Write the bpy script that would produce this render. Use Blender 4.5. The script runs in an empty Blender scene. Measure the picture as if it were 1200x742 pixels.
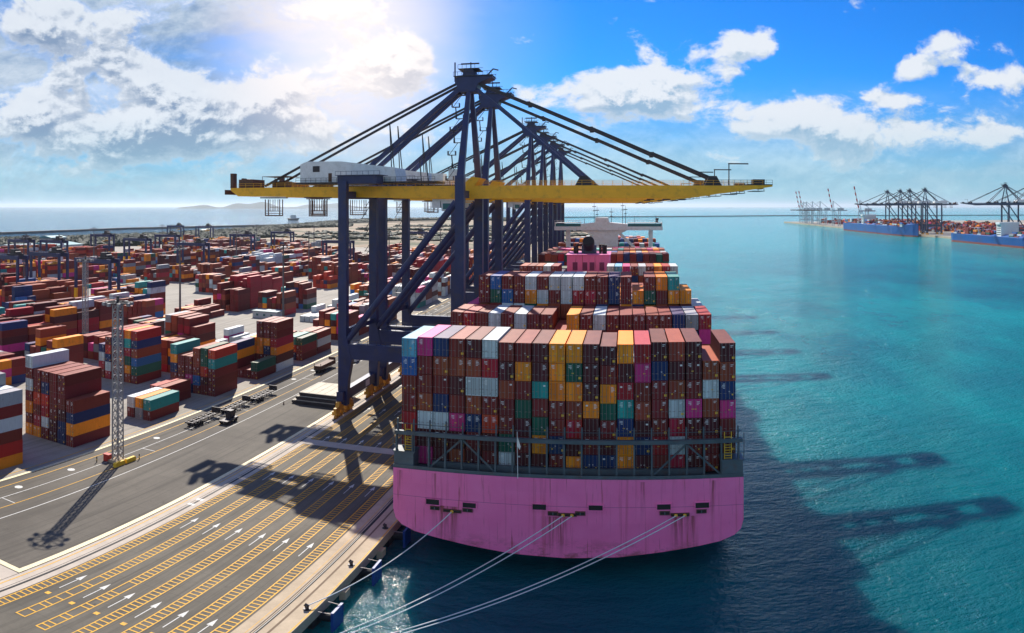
import bpy, math, random
from mathutils import Vector, Matrix
sc = bpy.context.scene
COL = sc.collection
R = random.Random(7)

# ---------------------------------------------------------------- camera, sky, sun, exposure
CAMZ = 58.0          # metres above the water
FPX, XV, YH = 853.0, 735.0, 242.0
cam = bpy.data.objects.new('camera', bpy.data.cameras.new('camera'))
COL.objects.link(cam); sc.camera = cam
cam.location = (0, 0, CAMZ); cam.rotation_euler = (math.radians(90), 0, 0)
cd = cam.data
cd.type = 'PANO'; cd.panorama_type = 'EQUIRECTANGULAR'
cd.longitude_min = -XV / FPX; cd.longitude_max = (1200 - XV) / FPX
cd.latitude_min = (YH - 742) / FPX; cd.latitude_max = YH / FPX
cd.clip_start = 0.5; cd.clip_end = 200000
sc.view_settings.view_transform = 'Standard'; sc.view_settings.look = 'None'
sc.view_settings.gamma = 1; sc.view_settings.use_curve_mapping = False
sc.view_settings.exposure = 0.55
sc.cycles.max_bounces = 5; sc.cycles.diffuse_bounces = 3; sc.cycles.glossy_bounces = 3
sc.cycles.volume_bounces = 0; sc.cycles.caustics_reflective = False; sc.cycles.caustics_refractive = False

SUN_AZ, SUN_EL = math.radians(-25), math.radians(40.5)
S = Vector((math.sin(SUN_AZ) * math.cos(SUN_EL), math.cos(SUN_AZ) * math.cos(SUN_EL), math.sin(SUN_EL)))
sl = bpy.data.lights.new('sun', 'SUN'); sl.energy = 5.0; sl.angle = math.radians(.55); sl.color = (1, .93, .82)
so = bpy.data.objects.new('sun', sl); COL.objects.link(so)
so.rotation_euler = S.to_track_quat('Z', 'Y').to_euler()

class N:
    """small node-graph writer"""
    def __init__(s, nt): s.nt = nt; s.n = nt.nodes; s.l = nt.links
    def put(s, sock, v):
        if isinstance(v, bpy.types.NodeSocket): s.l.new(v, sock)
        elif v is not None:
            if hasattr(sock.default_value, '__len__') and not hasattr(v, '__len__'): v = (v,) * len(sock.default_value)
            if hasattr(sock.default_value, '__len__') and len(sock.default_value) == 4 and len(v) == 3: v = (*v, 1)
            sock.default_value = v
    def m(s, op, a, b=None, c=None, clamp=False):
        x = s.n.new('ShaderNodeMath'); x.operation = op; x.use_clamp = clamp
        for i, v in enumerate((a, b, c)):
            if v is not None: s.put(x.inputs[i], v)
        return x.outputs[0]
    def vm(s, op, a, b=None, out=0):
        x = s.n.new('ShaderNodeVectorMath'); x.operation = op; s.put(x.inputs[0], a)
        if b is not None: s.put(x.inputs[3] if op == 'SCALE' else x.inputs[1], b)
        return x.outputs[out]
    def mix(s, f, a, b, blend='MIX'):
        x = s.n.new('ShaderNodeMix'); x.data_type = 'RGBA'; x.blend_type = blend
        s.put(x.inputs[0], f); s.put(x.inputs[6], a); s.put(x.inputs[7], b); return x.outputs[2]
    def rng(s, v, a, b, c=0., d=1., smooth=False):
        x = s.n.new('ShaderNodeMapRange'); x.interpolation_type = 'SMOOTHSTEP' if smooth else 'LINEAR'
        for i, q in enumerate((v, a, b, c, d)): s.put(x.inputs[i], q)
        return x.outputs[0]
    def noise(s, vec, scale, detail=3, rough=.5, dist=0., out=0):
        x = s.n.new('ShaderNodeTexNoise'); s.put(x.inputs['Vector'], vec); s.put(x.inputs['Scale'], scale)
        s.put(x.inputs['Detail'], detail); s.put(x.inputs['Roughness'], rough); s.put(x.inputs['Distortion'], dist); return x.outputs[out]
    def sep(s, v):
        x = s.n.new('ShaderNodeSeparateXYZ'); s.put(x.inputs[0], v); return x.outputs
    def comb(s, a, b, c):
        x = s.n.new('ShaderNodeCombineXYZ')
        for i, v in enumerate((a, b, c)): s.put(x.inputs[i], v)
        return x.outputs[0]
    def bump(s, h, strength=.3, dist=.1, normal=None):
        x = s.n.new('ShaderNodeBump'); s.put(x.inputs['Height'], h); x.inputs['Strength'].default_value = strength
        x.inputs['Distance'].default_value = dist
        if normal is not None: s.put(x.inputs['Normal'], normal)
        return x.outputs[0]

world = bpy.data.worlds.new('World'); sc.world = world; world.use_nodes = True
def build_sky():
    nt = world.node_tree; nt.nodes.clear(); g = N(nt)
    out = nt.nodes.new('ShaderNodeOutputWorld'); bg = nt.nodes.new('ShaderNodeBackground')
    nt.links.new(bg.outputs[0], out.inputs[0])
    sky = nt.nodes.new('ShaderNodeTexSky'); sky.sky_type = 'NISHITA'; sky.sun_disc = False
    sky.sun_elevation = SUN_EL; sky.sun_rotation = SUN_AZ; sky.air_density = 1.0; sky.dust_density = .25; sky.ozone_density = 3.0
    hs = nt.nodes.new('ShaderNodeHueSaturation'); hs.inputs['Saturation'].default_value = SKY_SAT
    nt.links.new(sky.outputs[0], hs.inputs['Color'])
    tc = nt.nodes.new('ShaderNodeTexCoord'); d = tc.outputs['Generated']
    x, y, z = g.sep(d)
    lon = g.m('ARCTAN2', x, y); lat = g.m('ARCSINE', z)
    # cloud field in sky angles: cumulus masses with broken edges, bright tops and grey-blue bases
    def blobs(dlat):
        la = g.m('ADD', lat, dlat); big = None
        for (px, py, sx, sy, a) in CLOUDS:
            cx, cy = (px - XV) / FPX, (YH - py) / FPX
            u = g.m('MULTIPLY', g.m('SUBTRACT', lon, cx), FPX / sx); w = g.m('MULTIPLY', g.m('SUBTRACT', la, cy), FPX / sy)
            e = g.m('MULTIPLY', g.m('EXPONENT', g.m('MULTIPLY', g.m('MULTIPLY_ADD', u, u, g.m('MULTIPLY', w, w)), -1.)), a)
            big = e if big is None else g.m('ADD', big, e)
        return big
    def puffs(dlon, dlat):
        v = g.comb(g.m('ADD', lon, dlon), g.m('MULTIPLY', g.m('ADD', lat, dlat), 1.5), 3.7)
        warp = g.noise(v, 7.0, 2, .5, 0, 1)
        v2 = g.vm('ADD', v, g.vm('SCALE', g.vm('SUBTRACT', warp, (.5, .5, .5)), .06))
        big_n = g.m('ADD', g.m('MULTIPLY', g.noise(v2, 9.0, 9, .62), .8), g.m('MULTIPLY', g.noise(v2, 34.0, 5, .6), .2))
        return g.m('MULTIPLY', g.m('SUBTRACT', big_n, .5), 2.7)
    behind = g.rng(y, .25, -.4, 0, .42, True)  # unseen cloud cover added behind the camera to fill faces turned this way
    high = g.rng(lat, .30, .6, 0, -.12, True)  # clouds above the view thinned so shade on the ground stays dark
    extra = g.m('ADD', behind, high)
    B0, B1 = blobs(0), blobs(.030)
    N0, N1 = puffs(0, 0), puffs(-.004, .010)
    D = g.m('ADD', g.m('ADD', B0, N0), extra)
    dens = g.rng(D, .17, .47, 0, 1, True)
    thick = g.rng(D, .30, .85, 0, 1, True)
    lit = g.rng(g.m('ADD', g.m('MULTIPLY', g.m('SUBTRACT', B0, B1), 1.1), g.m('MULTIPLY', g.m('SUBTRACT', N0, N1), 1.7)), -.26, .32, 0, 1, True)
    cosS = g.vm('DOT_PRODUCT', d, tuple(S), out=1)
    near = g.rng(g.vm('DOT_PRODUCT', d, GLOW, out=1), .95, 1.0, 0, .35, True)
    near2 = g.rng(g.vm('DOT_PRODUCT', d, GLOW, out=1), .972, .999, 0, .9, True)
    white = g.mix(near2, (5.7, 6.0, 6.4, 1), (6.7, 6.4, 6.4, 1))
    grey = g.mix(near2, g.mix(g.rng(lon, -.25, .0), (1.45, 2.1, 3.2, 1), (2.1, 3.3, 4.6, 1)), (3.0, 3.3, 4.1, 1))
    shade = g.m('MULTIPLY', g.m('SUBTRACT', 1., lit), g.m('ADD', .45, g.m('MULTIPLY', thick, .75)), clamp=True)
    cc = g.mix(shade, white, grey)
    blue = g.mix(1., hs.outputs[0], (.09, .52, .95, 1), 'MULTIPLY')
    base = g.mix(near, blue, g.mix(.5, blue, (6.3, 6.4, 7.0, 1)))
    skyc = g.mix(g.m('MULTIPLY', dens, g.rng(lat, .0, .05, .35, .97, True)), base, cc)
    soft = g.noise(g.comb(lon, g.m('MULTIPLY', lat, 3.2), 1.1), 3.2, 6, .55)
    west = g.m('MULTIPLY', g.rng(lon, -.12, -.42, 0, 1, True), g.rng(lat, .5, .3, 0, 1, True)); low = g.rng(lat, .19, .03, 0, 1, True)
    veil = g.m('MULTIPLY', g.m('MAXIMUM', g.m('MULTIPLY', west, .95), g.m('MULTIPLY', low, .80)), g.rng(soft, .26, .52, .40, 1., True))
    veilc = g.mix(near2, g.mix(g.rng(g.m('ADD', g.m('MULTIPLY', g.m('SUBTRACT', N0, N1), .5), soft), .36, .70), (1.5, 2.4, 3.7, 1), (4.4, 5.0, 5.6, 1)), (5.6, 5.4, 6.0, 1))
    skyc = g.mix(g.m('MULTIPLY', veil, g.m('SUBTRACT', 1., g.m('MULTIPLY', dens, .82))), skyc, veilc)
    cosG = g.vm('DOT_PRODUCT', d, GLOW, out=1)
    glow = g.m('POWER', g.rng(cosG, .982, 1., 0, 1), 2.2)
    skyc = g.mix(g.m('MULTIPLY', glow, .6, clamp=True), skyc, (8.6, 7.7, 7.2, 1))
    hz = g.rng(lat, -.01, .14, .72, 0, True)
    skyc = g.mix(hz, skyc, g.mix(near2, (2.2, 4.3, 5.2, 1), (4.3, 5.0, 5.5, 1)))
    nt.links.new(skyc, bg.inputs[0]); bg.inputs[1].default_value = .1
SKY_SAT = 1.3
GLOW = (math.sin(-.375) * math.cos(.232), math.cos(-.375) * math.cos(.232), math.sin(.232))
CLOUDS = [  # centre and size in sky angle (1/853 rad), weight
    (700, 105, 50, 30, .50), (760, 92, 52, 36, .55), (632, 112, 40, 22, .45), (800, 120, 60, 22, .35), (880, 50, 60, 19, .50), (845, 78, 40, 17, .40),
    (870, 145, 60, 22, .45), (940, 135, 60, 22, .50), (1010, 150, 60, 20, .45), (1080, 155, 50, 18, .40), (950, 180, 170, 16, .25),
    (1112, 48, 36, 15, .50), (1066, 78, 32, 14, .50), (1160, 92, 38, 14, .45), (1040, 115, 28, 10, .45), (1172, 158, 40, 14, .5),
    (250, 105, 90, 36, .55), (180, 130, 80, 34, .45), (320, 110, 50, 40, .45), (430, 80, 62, 42, .60), (370, 12, 80, 22, .55), (475, 60, 40, 30, .25),
    (80, 25, 120, 32, .55), (130, 82, 80, 28, .55), (40, 130, 60, 38, .50), (130, 165, 140, 34, .50), (290, 165, 100, 34, .45), (420, 155, 90, 36, .35), (560, 130, 60, 30, .20),
    (30, 82, 34, 16, -.35), (235, 58, 40, 12, -.30), (540, 40, 60, 40, -.25), (980, 20, 300, 30, -.20)]
build_sky()

def at(px, py, z=3.5):
    """where a line of sight given in the panorama's angles meets height z"""
    th = (px - XV) / FPX; d = (CAMZ - z) / math.tan((py - YH) / FPX)
    return d * math.sin(th), d * math.cos(th)

# ---------------------------------------------------------------- materials
def mat(name, col, rough=.6, metal=0., var=.0, vscale=1., bump=0., dirt=None, spec=None):
    m = bpy.data.materials.new(name); m.use_nodes = True; g = N(m.node_tree)
    b = m.node_tree.nodes['Principled BSDF']; b.inputs['Roughness'].default_value = rough; b.inputs['Metallic'].default_value = metal
    if spec is not None: b.inputs['Specular IOR Level'].default_value = spec
    tc = m.node_tree.nodes.new('ShaderNodeTexCoord').outputs['Object']
    c = (*col, 1)
    if var:
        n = g.noise(tc, vscale, 5, .6)
        c = g.mix(g.rng(n, .3, .7), tuple(v * (1 - var) for v in col) + (1,), tuple(min(1, v * (1 + var)) for v in col) + (1,))
    if dirt:
        n2 = g.noise(tc, dirt[1], 6, .65)
        c = g.mix(g.rng(n2, .52, .75, 0, dirt[2]), c, (*dirt[0], 1))
    g.put(b.inputs['Base Color'], c)
    if bump: g.put(b.inputs['Normal'], g.bump(g.noise(tc, vscale * 4, 4, .6), .5, bump))
    return m

def paint(name, col, rough=.58):
    """container paint: sun-bleached dusty roof with sunlit warmth painted in, scuffs and rust, small object-to-object variation"""
    m = bpy.data.materials.new(name); m.use_nodes = True; nt = m.node_tree; g = N(nt)
    b = nt.nodes['Principled BSDF']; b.inputs['Roughness'].default_value = rough
    tc = nt.nodes.new('ShaderNodeTexCoord').outputs['Object']
    oi = nt.nodes.new('ShaderNodeObjectInfo').outputs['Random']
    off = g.vm('SCALE', g.comb(oi, oi, oi), 90.)
    p = g.vm('ADD', tc, off)
    hs = nt.nodes.new('ShaderNodeHueSaturation'); hs.inputs['Color'].default_value = (*col, 1)
    g.put(hs.inputs['Value'], g.rng(oi, 0, 1, .78, 1.25)); g.put(hs.inputs['Hue'], g.rng(g.m('FRACT', g.m('MULTIPLY', oi, 7.3)), 0, 1, .49, .51))
    px, py, pz = g.sep(p)
    streak = g.noise(g.comb(g.m('MULTIPLY', px, 2.), g.m('MULTIPLY', py, 2.), g.m('MULTIPLY', pz, .35)), 1.6, 5, .65)
    c = g.mix(g.rng(streak, .35, .75, 0, .35), hs.outputs[0], tuple(v * .55 for v in col) + (1,))
    rust = g.noise(p, 1.3, 6, .7)
    c = g.mix(g.rng(rust, .62, .72, 0, .7), c, (.09, .035, .018, 1))
    # roofs are faded and dusty, with warm sunlight painted into their colour
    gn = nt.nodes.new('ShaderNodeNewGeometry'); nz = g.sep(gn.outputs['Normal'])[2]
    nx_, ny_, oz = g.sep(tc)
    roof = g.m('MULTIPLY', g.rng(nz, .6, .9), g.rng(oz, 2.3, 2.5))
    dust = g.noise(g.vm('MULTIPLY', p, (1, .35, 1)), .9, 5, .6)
    faded_sunlit = g.mix(.25, g.vm('SCALE', c, 1.45), (.56, .20, .095, 1)); b.inputs['Specular IOR Level'].default_value = .3
    c = g.mix(g.m('MULTIPLY', roof, g.rng(dust, .25, .7, .45, .95)), c, faded_sunlit)
    g.put(b.inputs['Base Color'], c)
    return m

PAL = {'M': (.175, .017, .016), 'D': (.082, .011, .016), 'B': (.28, .055, .024), 'C': (.37, .012, .026), 'R': (.54, .045, .02),
       'O': (.86, .27, .012), 'W': (.50, .58, .60), 'G': (.27, .30, .32), 'N': (.012, .035, .13), 'U': (.02, .13, .38),
       'E': (.010, .10, .065), 'T': (.02, .32, .30), 'P': (.55, .03, .20), 'Y': (.78, .38, .02), 'L': (.10, .38, .55)}
WORD = {'M': 'maroon', 'D': 'very dark maroon', 'B': 'rusty brown', 'C': 'crimson', 'R': 'bright red', 'O': 'orange', 'W': 'white',
        'G': 'grey', 'N': 'navy', 'U': 'blue', 'E': 'dark green', 'T': 'teal', 'P': 'magenta', 'Y': 'yellow', 'L': 'light blue'}
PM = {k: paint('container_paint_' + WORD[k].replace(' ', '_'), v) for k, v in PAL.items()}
m_rod = mat('galvanised_rod', (.24, .21, .20), .5, .2)
m_galv = mat('galvanised_steel', (.30, .30, .30), .5, .3)
m_dark = mat('dark_gap', (.012, .012, .014), .8)
m_white = mat('white_paint', (.75, .76, .75), .5, var=.08, vscale=.6, dirt=((.4, .36, .3), .9, .5))
m_mark_w = mat('white_marking', (.72, .74, .74), .6)
m_mark_y = mat('yellow_marking', (.80, .50, .03), .6)
m_navy = mat('crane_navy_paint', (.014, .024, .098), .42, var=.25, vscale=.25, dirt=((.06, .045, .045), .35, .8))
m_navy_l = mat('crane_slate_paint', (.025, .045, .09), .5, var=.15, vscale=.25)
m_yellow = mat('crane_yellow_paint', (.93, .46, .010), .45, var=.10, vscale=.3, dirt=((.30, .14, .03), .5, .5))
m_steel = mat('dark_steel', (.045, .04, .045), .5, .4)
m_rust = mat('rusty_steel', (.11, .05, .03), .7, .1, var=.3, vscale=2)
m_bogie = mat('bogie_orange_paint', (.62, .30, .02), .5, var=.3, vscale=1., dirt=((.10, .05, .02), 1.5, .8))
m_glass = mat('window_glass', (.03, .12, .13), .12)
m_red = mat('red_paint', (.45, .03, .02), .5, var=.1)
m_blue = mat('fender_blue', (.012, .05, .24), .5, var=.15, vscale=1.5)
m_black = mat('black_rubber_and_shade', (.015, .015, .017), .75)
m_grey = mat('ship_grey_paint', (.075, .105, .125), .5, var=.2, vscale=.5, dirt=((.12, .06, .035), .8, .6))
m_funnel = mat('funnel_black', (.012, .012, .014), .6)
m_rope = mat('mooring_rope', (.62, .66, .66), .8)
m_concrete_l = mat('pale_coping', (.62, .56, .44), .85, var=.12, vscale=.4, dirt=((.3, .25, .2), .5, .5))
m_rail = mat('crane_rail_steel', (.03, .028, .03), .45, .5)
m_roofteal = mat('teal_roof_sheet', (.05, .22, .26), .5, var=.1, vscale=.1)
m_wall = mat('pale_cladding', (.42, .45, .46), .7, var=.08, vscale=.1)

# ---------------------------------------------------------------- mesh writer
class MB:
    def __init__(s): s.v = []; s.f = []; s.mi = []; s.mats = []; s.cur = 0
    def use(s, m):
        if m not in s.mats: s.mats.append(m)
        s.cur = s.mats.index(m); return s
    def face(s, pts):
        k = len(s.v); s.v += [tuple(p) for p in pts]; s.f.append(tuple(range(k, k + len(pts)))); s.mi.append(s.cur)
    def idx(s, pts, faces):
        k = len(s.v); s.v += [tuple(p) for p in pts]
        for f in faces: s.f.append(tuple(k + i for i in f)); s.mi.append(s.cur)
    def box(s, x0, x1, y0, y1, z0, z1):
        if x0 > x1: x0, x1 = x1, x0
        if y0 > y1: y0, y1 = y1, y0
        if z0 > z1: z0, z1 = z1, z0
        s.idx([(x0, y0, z0), (x1, y0, z0), (x1, y1, z0), (x0, y1, z0), (x0, y0, z1), (x1, y0, z1), (x1, y1, z1), (x0, y1, z1)],
              [(0, 3, 2, 1), (4, 5, 6, 7), (0, 1, 5, 4), (1, 2, 6, 5), (2, 3, 7, 6), (3, 0, 4, 7)]); return s
    def bar(s, a, b, w, h=None, n=4, w2=None, h2=None):
        """beam from a to b: n=4 rectangular (w across, h in the upright plane), else round of diameter w"""
        a = Vector(a); b = Vector(b); d = (b - a).normalized(); h = h or w; w2 = w2 or w; h2 = h2 or h * w2 / w
        up = Vector((0, 0, 1)) if abs(d.z) < .95 else Vector((0, 1, 0))
        x = d.cross(up).normalized(); y = x.cross(d)
        if n == 4: ring = [(-.5, -.5), (.5, -.5), (.5, .5), (-.5, .5)]
        else: ring = [(.5 * math.cos(2 * math.pi * i / n), .5 * math.sin(2 * math.pi * i / n)) for i in range(n)]
        P = [a + x * (u * w) + y * (t * h) for u, t in ring] + [b + x * (u * w2) + y * (t * h2) for u, t in ring]
        F = [(i, (i + 1) % n, n + (i + 1) % n, n + i) for i in range(n)] + [tuple(range(n - 1, -1, -1)), tuple(range(n, 2 * n))]
        s.idx(P, F); return s
    def prism(s, poly, lo, hi, axis='y'):
        """extrude a 2-D outline (in xz, yz or xy) between lo and hi along the axis"""
        f = {'y': lambda p, t: (p[0], t, p[1]), 'x': lambda p, t: (t, p[0], p[1]), 'z': lambda p, t: (p[0], p[1], t)}[axis]
        n = len(poly); P = [f(p, lo) for p in poly] + [f(p, hi) for p in poly]
        s.idx(P, [(i, (i + 1) % n, n + (i + 1) % n, n + i) for i in range(n)] + [tuple(range(n - 1, -1, -1)), tuple(range(n, 2 * n))]); return s
    def build(s, name, m=None, parent=None, smooth=False, loc=None):
        me = bpy.data.meshes.new(name); me.from_pydata(s.v, [], s.f)
        mats = s.mats or [m]
        for q in mats: me.materials.append(q)
        if s.mats: me.polygons.foreach_set('material_index', s.mi)
        me.update()
        import bmesh
        if len(s.f) < 60000:
            bm = bmesh.new(); bm.from_mesh(me); bmesh.ops.recalc_face_normals(bm, faces=bm.faces); bm.to_mesh(me); bm.free()
        if smooth: me.polygons.foreach_set('use_smooth', [True] * len(me.polygons))
        o = bpy.data.objects.new(name, me); COL.objects.link(o)
        if parent: o.parent = parent
        if loc: o.location = loc
        return o
def tag(o, label=None, cat=None, group=None, kind=None):
    if label: o['label'] = label
    if cat: o['category'] = cat
    if group: o['group'] = group
    if kind: o['kind'] = kind
    return o
def empty(name, loc=(0, 0, 0), rz=0):
    o = bpy.data.objects.new(name, None); COL.objects.link(o); o.location = loc; o.rotation_euler = (0, 0, rz); return o
def tree_copy(o, parent=None):
    kids = KIDS.get(o.name)
    if kids is None: kids = KIDS[o.name] = [c for c in COL.objects if c.parent == o]
    c = o.copy(); COL.objects.link(c); c.parent = parent
    for k in kids: tree_copy(k, c)
    return c
KIDS = {}
ORD = ['zeroth', 'first', 'second', 'third', 'fourth', 'fifth', 'sixth', 'seventh', 'eighth', 'ninth', 'tenth', 'eleventh', 'twelfth', 'thirteenth',
       'fourteenth', 'fifteenth', 'sixteenth', 'seventeenth', 'eighteenth', 'nineteenth', 'twentieth']
# ---------------------------------------------------------------- the setting
QZ = 3.5
QE, RS, RL = -36.6, -40.2, -70.7     # quay edge, seaside rail, landside rail
def sheet(name, pts, z, m, holes=None):
    b = MB(); b.face([(x, y, z) for x, y in pts]); o = b.build(name, m); return tag(o, kind='structure')

def water_material():
    m = bpy.data.materials.new('sea_water'); m.use_nodes = True; nt = m.node_tree; g = N(nt)
    b = nt.nodes['Principled BSDF']
    P = nt.nodes.new('ShaderNodeNewGeometry').outputs['Position']
    big = g.noise(g.vm('MULTIPLY', P, (1, .35, 1)), .006, 4, .6)
    mid = g.noise(g.vm('MULTIPLY', P, (1, .45, 1)), .03, 4, .6)
    v = g.m('ADD', g.m('MULTIPLY', big, .65), g.m('MULTIPLY', mid, .35))
    c = g.mix(g.rng(v, .38, .62, 0, 1, True), (.0, .120, .155, 1), (.0, .245, .265, 1))
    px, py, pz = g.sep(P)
    c = g.mix(g.m('MULTIPLY', g.rng(py, 230, 40, 0, .62, True), g.rng(px, 150, 20, .35, 1, True)), c, (.0, .035, .055, 1))  # darker water around the ship: shadow painted into the colour
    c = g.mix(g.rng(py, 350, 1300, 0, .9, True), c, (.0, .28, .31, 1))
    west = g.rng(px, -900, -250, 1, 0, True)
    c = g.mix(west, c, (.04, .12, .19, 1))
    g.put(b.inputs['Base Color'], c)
    b.inputs['Roughness'].default_value = .09; nearq = g.m('MULTIPLY', g.rng(py, 150, 100, 0, 1), g.rng(px, 12, -12, 0, 1)); g.put(b.inputs['Specular IOR Level'], g.m('MULTIPLY_ADD', nearq, .75, .15)); g.put(b.inputs['Roughness'], g.m('MULTIPLY_ADD', nearq, .07, .06)); b.inputs['Subsurface Weight'].default_value = .9; b.inputs['Subsurface Radius'].default_value = (1.0, 8.0, 8.0); b.inputs['Subsurface Scale'].default_value = 1.0; b.subsurface_method = 'BURLEY'; b.inputs['IOR'].default_value = 1.33
    w1 = g.noise(g.vm('MULTIPLY', P, (.6, 1, 1)), .26, 3, .55, .25)
    w2 = g.noise(g.vm('MULTIPLY', P, (.8, 1, 1)), 1.1, 4, .62, .2)
    w3 = g.noise(P, .025, 3, .5)
    h = g.m('ADD', g.m('ADD', g.m('MULTIPLY', w1, .95), g.m('MULTIPLY', w2, .50)), g.m('MULTIPLY', w3, 2.))
    g.put(b.inputs['Normal'], g.bump(h, 1., 1.35))
    return m
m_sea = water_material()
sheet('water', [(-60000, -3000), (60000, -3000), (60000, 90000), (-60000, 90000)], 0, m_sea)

def ground_material(name, col, col2, patch, fine=.8, rough=.85, tracks=True):
    m = bpy.data.materials.new(name); m.use_nodes = True; nt = m.node_tree; g = N(nt)
    b = nt.nodes['Principled BSDF']; b.inputs['Roughness'].default_value = rough; b.inputs['Specular IOR Level'].default_value = .3
    P = nt.nodes.new('ShaderNodeNewGeometry').outputs['Position']
    a = g.noise(P, patch, 5, .6); c = g.mix(g.rng(a, .35, .68), (*col, 1), (*col2, 1))
    f = g.noise(P, fine * 3, 4, .7); c = g.mix(g.rng(f, .3, .7, .0, .22), c, tuple(v * .5 for v in col) + (1,))
    if tracks:   # tyre-worn streaks along the driving direction
        t = g.noise(g.vm('MULTIPLY', P, (1.1, .025, 1)), 1.0, 5, .65); c = g.mix(g.rng(t, .48, .68, 0, .65), c, tuple(v * .55 for v in col) + (1,))
        s = g.noise(P, .35, 6, .75); c = g.mix(g.rng(g.noise(P, .045, 3, .5), .55, .60, 0, .22), c, tuple(v * .6 for v in col) + (1,)); c = g.mix(g.rng(s, .62, .72, 0, .75), c, tuple(v * .4 for v in col) + (1,))
        # slab joints
        px, py, pz = g.sep(P)
        j1 = g.m('LESS_THAN', g.m('FRACT', g.m('DIVIDE', py, 7.5)), .012); j2 = g.m('LESS_THAN', g.m('FRACT', g.m('DIVIDE', px, 9.1)), .010)
        c = g.mix(g.m('MULTIPLY', g.m('MAXIMUM', j1, j2), .35), c, tuple(v * .4 for v in col) + (1,))
    g.put(b.inputs['Base Color'], c); g.put(b.inputs['Normal'], g.bump(f, .3, .02))
    return m
m_asph = ground_material('asphalt', (.098, .085, .069), (.150, .131, .106), .06)
m_asph2 = ground_material('apron_asphalt', (.108, .096, .076), (.165, .146, .116), .08)
m_yard = ground_material('yard_concrete', (.30, .27, .225), (.40, .36, .30), .03)
m_strip = ground_material('rail_beam_concrete', (.47, .40, .33), (.58, .50, .41), .25, tracks=False)
m_edge = ground_material('quay_edge_concrete', (.42, .33, .23), (.55, .44, .31), .2, tracks=False)
m_sand = bpy.data.materials.new('reclaimed_sand'); m_sand.use_nodes = True
def sand():
    nt = m_sand.node_tree; g = N(nt); b = nt.nodes['Principled BSDF']; b.inputs['Roughness'].default_value = .95
    P = nt.nodes.new('ShaderNodeNewGeometry').outputs['Position']
    a = g.noise(P, .006, 6, .65, .5); f = g.noise(P, .03, 5, .7)
    c = g.mix(g.rng(f, .4, .62), (.24, .17, .10, 1), (.38, .30, .21, 1))
    c = g.mix(g.rng(a, .5, .6), c, (.075, .085, .035, 1))
    a2 = g.noise(P, .012, 3, .6); c = g.mix(g.rng(a2, .62, .68), c, (.16, .11, .07, 1))
    g.put(b.inputs['Base Color'], c)
sand()

# quay body with its face, then the land behind as one sheet
b = MB(); b.prism([(QE, QZ), (QE, QZ - 1.6), (QE - 1.2, QZ - 1.9), (QE - 1.2, -6), (-66, -6), (-66, QZ)], -150, 2100)
q = b.build('quay', m_edge); tag(q, kind='structure')
# yard block of ground: one solid sheet
land = [(-65.5, -150), (-65.5, 2100), (-330, 2600), (-700, 3020), (-988, 2386), (-900, 1900), (-827, 1438), (-791, 1065), (-807, 876), (-839, 720), (-1500, 300), (-1500, -150)]
sheet('land', land, QZ - .03, m_sand)
b = MB(); 
for i in range(len(land)):
    (x0, y0), (x1, y1) = land[i], land[(i + 1) % len(land)]
    b.face([(x0, y0, QZ - .03), (x1, y1, QZ - .03), (x1 + (x1 + 400) * .01, y1, -1), (x0 + (x0 + 400) * .01, y0, -1)])
tag(b.build('shore', m_sand), kind='structure')
Z1, Z2, Z3 = QZ + .012, QZ + .026, QZ + .042
def rect(b, x0, x1, y0, y1, z): b.face([(x0, y0, z), (x1, y0, z), (x1, y1, z), (x0, y1, z)])
def rsheet(name, m, rs, z):
    b = MB()
    for r in rs: rect(b, *r, z)
    return tag(b.build(name, m), kind='structure')
rsheet('yard_pavement', m_yard, [(-640, -104, 20, 905)], QZ)
rsheet('apron', m_asph2, [(-69.4, -42.6, -100, 1500)], Z1)
rsheet('road', m_asph, [(-104, -74.1, 67, 905), (-104, -74.1, -100, 63)], Z1)
rsheet('rail_strip', m_strip, [(-73.2, -69.4, -100, 1500), (-104, -73.3, 63.1, 66.9)], Z2)
rsheet('crossing_strip', m_strip, [(-69.38, -42.6, 145.6, 149.2)], Z2)
def markings(name, m, rs, z=Z2): rsheet(name, m, rs, z)
m_cream = mat('cream_kerb_paint', (.78, .66, .40), .7, var=.1, vscale=1)
m_yl = mat('yellow_road_paint', (.66, .335, .0), .7, var=.12, vscale=2, dirt=((.17, .12, .06), 1.2, .7))
m_wl = mat('white_road_paint', (.58, .57, .53), .7, var=.08, vscale=2, dirt=((.25, .22, .18), 1.5, .7))
# a real low kerb along the landside crane rail, and along the yard edge
b = MB(); b.box(-74.2, -73.3, 66.9, 1500, QZ - .1, QZ + .13); b.box(-104, -73.3, 66.3, 67.2, QZ - .1, QZ + .127); b.box(-74.2, -73.3, -100, 63.1, QZ - .1, QZ + .13)
tag(b.build('kerb', m_cream), kind='structure')
b = MB(); b.box(-104.6, -103.9, 67.2, 905, QZ - .1, QZ + .13); tag(b.build('yard_kerb', m_cream), kind='structure')
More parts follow.
